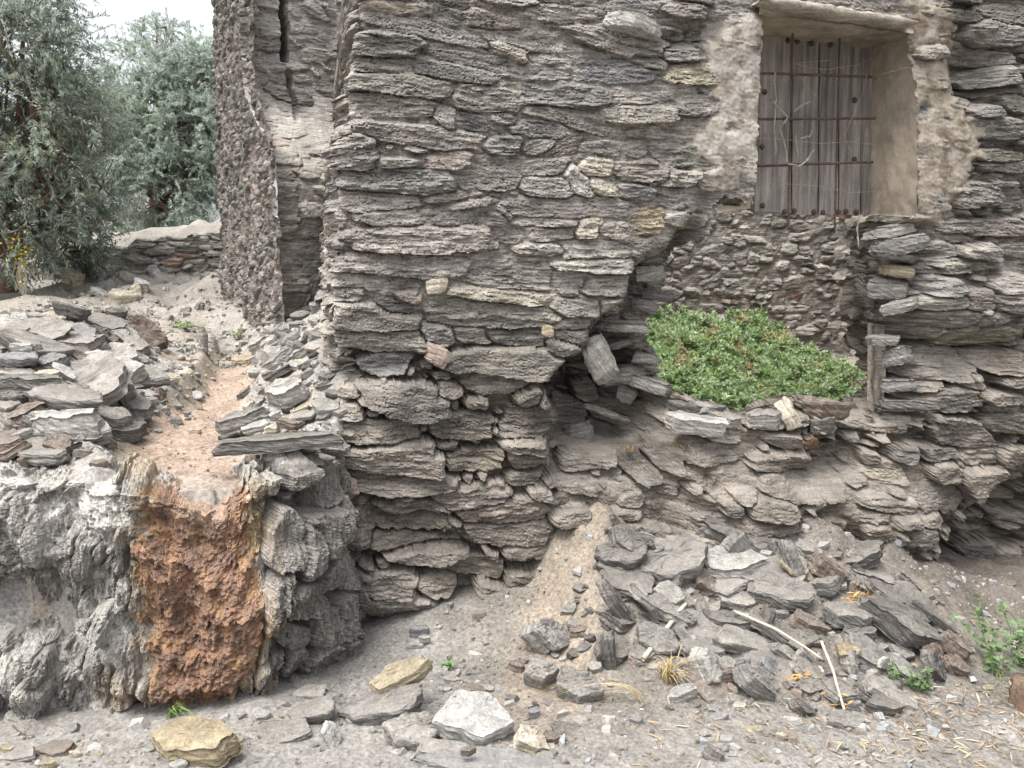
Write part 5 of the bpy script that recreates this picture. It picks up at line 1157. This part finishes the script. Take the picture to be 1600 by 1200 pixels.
def build_plants():
    rs = np.random.RandomState(81)
    # green fleshy-leaved plant inside the ruin
    outl = [(1000, 488), (1040, 484), (1090, 486), (1140, 498), (1185, 482), (1215, 505), (1262, 540), (1305, 552), (1368, 585), (1378, 632), (1320, 645), (1230, 632), (1160, 632), (1100, 615), (1040, 612), (1000, 590)]
    root = empty('fleshy_shrub', tuple(at(1170, 590, 5.1))); tag(root, 'low green fleshy leaved shrub growing inside the ruin behind the hole', 'shrub')
    n = 17000; px = rs.uniform(960, 1400, n); py = rs.uniform(470, 655, n)
    pw = 17 * fbm(px / 20, py / 20, 4, 82); m = inpoly(px + pw, py + pw, outl) | ((px < 1010) & (py > 500) & (py < 600)); px, py = px[m], py[m]
    dep = 4.65 + (640 - py) / 150. * 1.15 + .10 * fbm(px / 30, py / 25, 3, 84); c = at(px, py, dep); n = len(c); c[:, 2] -= rs.exponential(.035, n)
    k = 7; P = np.repeat(c, k, 0); ang = rs.rand(n * k) * 2 * np.pi; el = rs.uniform(.1, 1.2, n * k)
    ax = unit(np.repeat(np.stack([rs.normal(0, .35, n), rs.normal(-.35, .35, n), np.ones(n)], -1), k, 0)); a1 = unit(np.cross(ax, rs.normal(0, 1, (n * k, 3)))); 
    D = a1 * np.cos(el)[:, None] + ax * np.sin(el)[:, None]
    bc = np.array([(.29, .40, .17), (.35, .46, .25), (.23, .33, .12), (.44, .52, .38)])[rs.choice(4, n, p=[.4, .3, .18, .12])] * rs.normal(1, .15, (n, 1)).clip(.6, 1.4)
    dry = (noise(c[:, 0] * 7, c[:, 2] * 9, 86) + rs.normal(0, .25, n)) > .55; bc[dry] = np.array([.42, .36, .20]) * rs.normal(1, .15, (dry.sum(), 1))
    leaf_mesh('leaves', P, D, ax, rs.uniform(.017, .034, n * k), rs.uniform(.008, .014, n * k), np.repeat(bc, k, 0), M_SUCC, root, wide=.62)
    sp = rs.choice(n, 150); SP_, SD, SN, SC, pth = [], [], [], [], []
    for i in sp:                                               # sprigs that stand above or trail over the sill
        d = unit(np.array([rs.normal(0, .5), rs.normal(-.25, .4), rs.uniform(.1, 1.0)])); hgt = rs.uniform(.04, .12); q = poly([c[i], c[i] + d * hgt * .6, c[i] + d * hgt + np.array([0, -.01, -.012])], 8); pth.append((q, .0016))
        for j in range(2, 8):
            for s in range(3): SP_.append(q[j]); SD.append(d + rs.normal(0, .8, 3)); SN.append(d); SC.append(bc[i] * rs.normal(1, .12))
    leaf_mesh('leaves', np.array(SP_), np.array(SD), np.array(SN), rs.uniform(.014, .03, len(SP_)), rs.uniform(.007, .012, len(SP_)), np.array(SC), M_SUCC, root, wide=.62); tubes('stems', pth, M_STEM, root, 4)['kind'] = 'stuff'
    sel = rs.choice(n, 420); paths = [(poly([c[i], c[i] + np.array([rs.normal(0, .03), .05, -.10]), c[i] + np.array([rs.normal(0, .06), .10, -.24])], 5), .003) for i in sel]
    tubes('stems', paths, M_BARK2, root, 4)
    # yellow flowering bush far left
    y0 = at(32, 400, 7.6); yb = empty('yellow_bush', tuple(y0)); tag(yb, 'small bush with yellow flowers hanging at the left edge under the olive tree', 'bush')
    n = 90; q = y0 + rs.normal(0, 1, (n, 3)) * np.array([.06, .06, .11]); cc = np.where(rs.rand(n, 1) < .8, np.array([[.75, .55, .05]]), np.array([[.25, .28, .08]]))
    leaf_mesh('flowers', q, rs.normal(0, 1, (n, 3)), rs.normal(0, 1, (n, 3)), .035, .02, cc, M_DRY, yb)['kind'] = 'stuff'
    tubes('stems', [(poly([y0 + np.array([rs.normal(0, .05), 0, -.02]), y0 + np.array([rs.normal(0, .05), 0, -.2]), y0 + np.array([.02, 0, -.42])], 6), .004) for _ in range(10)], M_BARK2, yb, 4)
    # weeds on the right: round leaved
    def weed(px, py, h, spread, nst, lab, ls=.03, col=(.16, .245, .11)):
        b = hit(px, py); root = empty('weed', tuple(b)); tag(root, lab, 'weed', 'green weeds on the path'); paths = []; P = []; D = []; N = []
        for i in range(nst):
            e = b + np.array([rs.normal(0, spread), rs.normal(0, spread * .7), h * rs.uniform(.45, 1.1)]); p = poly([b + rs.normal(0, .01, 3), (b + e) / 2 + rs.normal(0, spread * .25, 3), e], 9); paths.append((p, .0016))
            for j in range(2, 9):
                for s in range(2): P.append(p[j]); D.append(np.array([rs.normal(0, 1), rs.normal(-.2, 1), rs.normal(.15, .35)])); N.append(np.array([rs.normal(0, .4), rs.normal(-.4, .4), 1]))
        m = len(P); cc = np.array(col) * rs.normal(1, .2, (m, 1)).clip(.5, 1.6) * np.array([1, 1, 1])
        leaf_mesh('leaves', P, np.array(D), np.array(N), ls * rs.uniform(.6, 1.3, m), ls * .8 * rs.uniform(.6, 1.2, m), cc, M_SUCC, root, wide=.5, fold=.1, droop=.2); tubes('stems', paths, M_STEM, root, 4)
    weed(1560, 1062, .28, .12, 9, 'tall green weed with round leaves at the right edge of the path', .034)
    weed(1600, 1050, .24, .10, 6, 'green weed cut by the right edge of the picture', .034)
    weed(1440, 1082, .10, .05, 7, 'low green weed at the right foot of the rubble heap', .02)
    weed(1395, 1070, .08, .05, 6, 'small pale weed between the dark slabs at the heap foot', .016, (.18, .27, .13))
    weed(697, 1046, .035, .012, 3, 'single tiny bright weed beside the tan topped slab', .02, (.20, .36, .12))
    weed(290, 515, .05, .10, 8, 'pale green seedlings on the straw left of the channel', .03, (.26, .34, .16))
    weed(372, 530, .08, .05, 6, 'pale weed at the head of the channel', .02, (.24, .30, .17))
    # grass blades
    def tuft(px, py, n, h, lean, spread, cols, lab, cat, name, w=.0035, P0=None):
        b = hit(px, py) if P0 is None else P0; V = []; Q = []; C = []
        for i in range(n):
            a = rs.rand() * 6.28; hh = h * rs.uniform(.4, 1.1); o = b + np.array([rs.normal(0, .014), rs.normal(0, .014), 0]); d = np.array([math.cos(a) * spread * rs.rand() + lean[0], math.sin(a) * spread * rs.rand() + lean[1], 0]); s = np.array([-math.sin(a), math.cos(a), 0]) * w * rs.uniform(.6, 1.2); i0 = len(V); cc = np.array(cols[rs.randint(len(cols))]) * rs.normal(1, .12)
            for k in range(7):
                t = k / 6; c_ = o + d * hh * t ** 1.6 + np.array([0, 0, hh * (t - .45 * t * t * (1 + lean[2]))]); wd = (1 - t) ** .6 + .08; V += [c_ - s * wd, c_ + s * wd]; C += [cc, cc]
                if k: Q.append((i0 + 2 * k - 2, i0 + 2 * k - 1, i0 + 2 * k + 1, i0 + 2 * k))
        o = mesh_np(name, V, Q, M_DRY, None, np.array(C), True); tag(o, lab, cat); return o
    st = [(.46, .36, .19), (.40, .30, .16), (.52, .43, .26)]
    tuft(1046, 1062, 95, .20, (.05, -.25, .3), .9, st, 'dry yellow grass tuft bent over the pale grey block', 'grass tuft', 'grass_tuft', .0022)
    tuft(1000, 1095, 16, .30, (-1.3, -.2, .8), .3, st, 'long dry grass blades trailing left from the dry tuft', 'grass tuft', 'grass_tuft', .0018)
    tuft(272, 1118, 26, .16, (.45, -.25, .5), .9, [(.16, .27, .09), (.13, .22, .06), (.30, .34, .15)], 'green grass blades growing behind the yellow ochre boulder', 'grass tuft', 'grass_tuft', .003)
    tuft(985, 700, 50, .12, (-.2, -.5, .8), .9, [(.36, .27, .17), (.30, .22, .14)], 'dry brown grass clump in the broken wall under the hole', 'grass tuft', 'grass_tuft', .002, on_plane(985, 705, W_P0 + W_IN * .1))
    tuft(1063, 705, 22, .10, (.3, -.4, 1.2), .4, [(.45, .36, .22)], 'pale dry grass hanging below the hole', 'grass tuft', 'grass_tuft', .002, on_plane(1060, 700, W_P0 + W_IN * .02))
    # canes
    def cane(a, b, r, lab, up0=.02, up1=.02, bow=.0):
        p, q = hit(*a, up0), hit(*b, up1); c = poly([p, (p + q) / 2 + np.array([0, 0, bow]), q], 16); c += np.stack([.002 * fbm(np.arange(16) / 4., np.full(16, j + r * 999), 2, 5) for j in range(3)], -1)
        tag(tubes('dry_cane', [(c, r * np.linspace(1, .85, 16))], M_CANE, None, 8, wob=.06), lab, 'cane', 'dry canes on the heap')
    cane((1004, 1030), (1072, 942), .0095, 'thick pale cane leaning at the left of the rubble heap', .05, .06)
    cane((1145, 954), (1286, 1030), .006, 'thin pale cane lying across the middle of the rubble heap', .09, .05, .02)
    cane((1283, 1002), (1320, 1112), .0055, 'thin bent white cane standing at the front of the rubble heap', .10, .03, .02)
    # orange dried fronds
    for k, (px, py, nn, s, lab) in enumerate([(1338, 932, 34, .05, 'clump of orange dried leaves caught on the heap beside the long dark slab'), (1250, 1060, 14, .045, 'few orange dried leaves on the front of the heap'), (1289, 1090, 8, .04, 'dried orange leaf curl beside the bent white cane')]):
        b = hit(px, py, .03); q = b + rs.normal(0, 1, (nn, 3)) * np.array([.05, .04, .012]) * (s / .05)
        o = leaf_mesh('dry_leaves', q, np.stack([rs.normal(0, 1, nn), rs.normal(0, .6, nn), rs.normal(.15, .25, nn)], -1), np.array([[0, -.3, 1.]]) + rs.normal(0, .3, (nn, 3)), s * rs.uniform(.6, 1.3, nn), .009, np.array([.50, .29, .10]) * rs.normal(1, .15, (nn, 1)), M_DRY, None, fold=.3); tag(o, lab, 'dry leaves', 'orange dried leaves')
    # tree stump at the right edge
    b = hit(1600, 1105); t = np.linspace(0, 1, 8)[:, None]; tag(tubes('tree_stump', [(b + np.array([0, 0, -.05]) + np.array([0.01, .0, .16]) * t, .055 * (1 + .15 * (1 - t[:, 0])))], M_BARK, None, 14, wob=.1), 'short dark stump cut by the right edge of the picture', 'stump')
build_plants()
# ------------------------------------------------------------------ gravel, chips and litter that nobody could count
def scatter(name, n, dens, size, cols, seed, flat=.35, mat=None, box=(-3.2, 3.1, 2.15, 5.6)):
    rs = np.random.RandomState(seed); x = rs.uniform(box[0], box[1], n * 6); y = box[2] + (box[3] - box[2]) * rs.rand(n * 6) ** 1.3
    a, dW = wall_ad(x, y); yf = np.interp(x, FACE[:, 0], FACE[:, 1]); ter = (y > yf + .25) & (x < -.5); face = (x < -.5) & (y > yf - .06) & (y < yf + .25)
    ok = ~face & ~((a > -.05) & (dW < .05)) & (rs.rand(len(x)) < dens(x, y, a, dW, ter)); x, y = x[ok][:n], y[ok][:n]; m = len(x)
    s = size[0] * (size[1] / size[0]) ** (rs.rand(m) ** 2.2); z = gz(x, y)
    K = 7; base = []
    for v in range(12):
        r2 = np.random.RandomState(seed + v); an = np.sort(r2.rand(K)) * 2 * np.pi; rr = r2.uniform(.6, 1.15, K); top = np.stack([np.cos(an) * rr * .8, np.sin(an) * rr * .6, np.full(K, 1) + r2.uniform(-.3, .3, K)], -1); bot = np.stack([np.cos(an) * rr, np.sin(an) * rr * .75, np.full(K, -1.)], -1); base.append(np.concatenate([top, bot, [[0, 0, 1.15]]]))
    base = np.array(base); Vb = base[rs.randint(12, size=m)] * np.stack([s * .5, s * .5, s * flat * rs.uniform(.5, 1.3, m) * .5], -1)[:, None]
    yaw = rs.rand(m) * 2 * np.pi; tl = rs.normal(0, .25, m); c_, s_ = np.cos(tl)[:, None], np.sin(tl)[:, None]; X, Y, Z = Vb[..., 0], Vb[..., 1], Vb[..., 2]; X, Z = X * c_ + Z * s_, -X * s_ + Z * c_
    cy, sy = np.cos(yaw)[:, None], np.sin(yaw)[:, None]; V = np.stack([X * cy - Y * sy + x[:, None], X * sy + Y * cy + y[:, None], Z + (z + s * flat * .25)[:, None]], -1)
    T = []
    for j in range(K): T += [(j, j + K, (j + 1) % K + K), (j, (j + 1) % K + K, (j + 1) % K), (j, (j + 1) % K, 2 * K)]
    T = np.array(T); n1 = 2 * K + 1; tri = (np.arange(m)[:, None, None] * n1 + T[None]).reshape(-1, 3)
    pc = np.array(cols)[rs.randint(len(cols), size=m)] * rs.normal(1, .18, (m, 1)).clip(.5, 1.6)
    tag(mesh_np(name, V.reshape(-1, 3), tri, mat or M_CHIP, None, np.repeat(pc, n1, 0), False), kind='stuff')
M_CHIP = stone_mat('chip_stone', streak=(20, 20, 60), bump=.4, var=.2, dust=.1)
heapd = lambda x, y, a, dW, ter: np.where(ter, .25 * sst(5.2, 4.2, y) + .55 * np.exp(-((x + 2.2) / .8) ** 2 - ((y - 3.6) / .8) ** 2) + .4 * sst(.8, .1, -a), np.where((a > 1.15) & (dW < 1.15) & (dW > .1), .75, .10 + .25 * sst(1.4, .9, dW) * (a > .3))) * np.where(np.abs(ch_dist(x, y)[0]) < ch_dist(x, y)[1] * 1.1, np.where(ter, .08, 1), 1)
scatter('stone_chips', 1900, heapd, (.018, .085), [(.24, .23, .215), (.17, .165, .158), (.34, .325, .30), (.26, .27, .28), (.20, .17, .14), (.30, .288, .268)], 301, .30)
grav = lambda x, y, a, dW, ter: np.where(ter, .5 * sst(6, 4.5, y), .30 + .5 * sst(1.5, .8, dW)) * np.where((np.abs(a - 1.0 + .45 * dW) < .12) & (dW > 0), .5, 1) * sst(-.6, .5, fbm(x / .35, y / .35, 3, 305) + .2)
scatter('stone_chips', 2600, lambda x, y, a, dW, ter: ter * (x > -4.6) * .9, (.025, .11), [(.22, .208, .19), (.30, .285, .26), (.17, .16, .145), (.36, .345, .32)], 311, .4, None, (-4.6, -1.2, 4.6, 10))
scatter('gravel', 9000, grav, (.005, .022), [(.27, .258, .24), (.22, .208, .19), (.32, .305, .285), (.17, .155, .14), (.25, .215, .178)], 303, .5)
def litter():
    rs = np.random.RandomState(307); n = 2600; px = np.concatenate([rs.uniform(1000, 1620, n // 2), rs.uniform(0, 330, n // 2)]); py = np.concatenate([1060 + rs.rand(n // 2) * 140, rs.uniform(465, 720, n // 2)])
    keep = np.concatenate([rs.rand(n // 2) < (.25 + .75 * sst(1150, 1500, px[:n // 2])) * sst(1020, 1100, py[:n // 2] + rs.normal(0, 15, n // 2)), rs.rand(n // 2) < .6 * sst(-.5, .4, noise(px[n // 2:] / 60, py[n // 2:] / 40, 309))])
    P = np.array([hit(a, b) for a, b in zip(px[keep], py[keep])]); m = len(P); P[:, 2] += .006
    a = rs.rand(m) * 6.28; D = np.stack([np.cos(a), np.sin(a), rs.normal(0, .12, m)], -1)
    c = np.array([(.30, .22, .14), (.40, .33, .22), (.20, .13, .09), (.46, .41, .31)])[rs.choice(4, m, p=[.35, .3, .2, .15])] * rs.normal(1, .15, (m, 1))
    tag(leaf_mesh('leaf_litter', P, D, np.array([[0, 0, 1.]]) + rs.normal(0, .3, (m, 3)), rs.uniform(.02, .085, m) * np.where(px[keep] < 400, 1.3, 1), rs.uniform(.003, .008, m), c, M_DRY, None, fold=.2), kind='stuff')
litter()
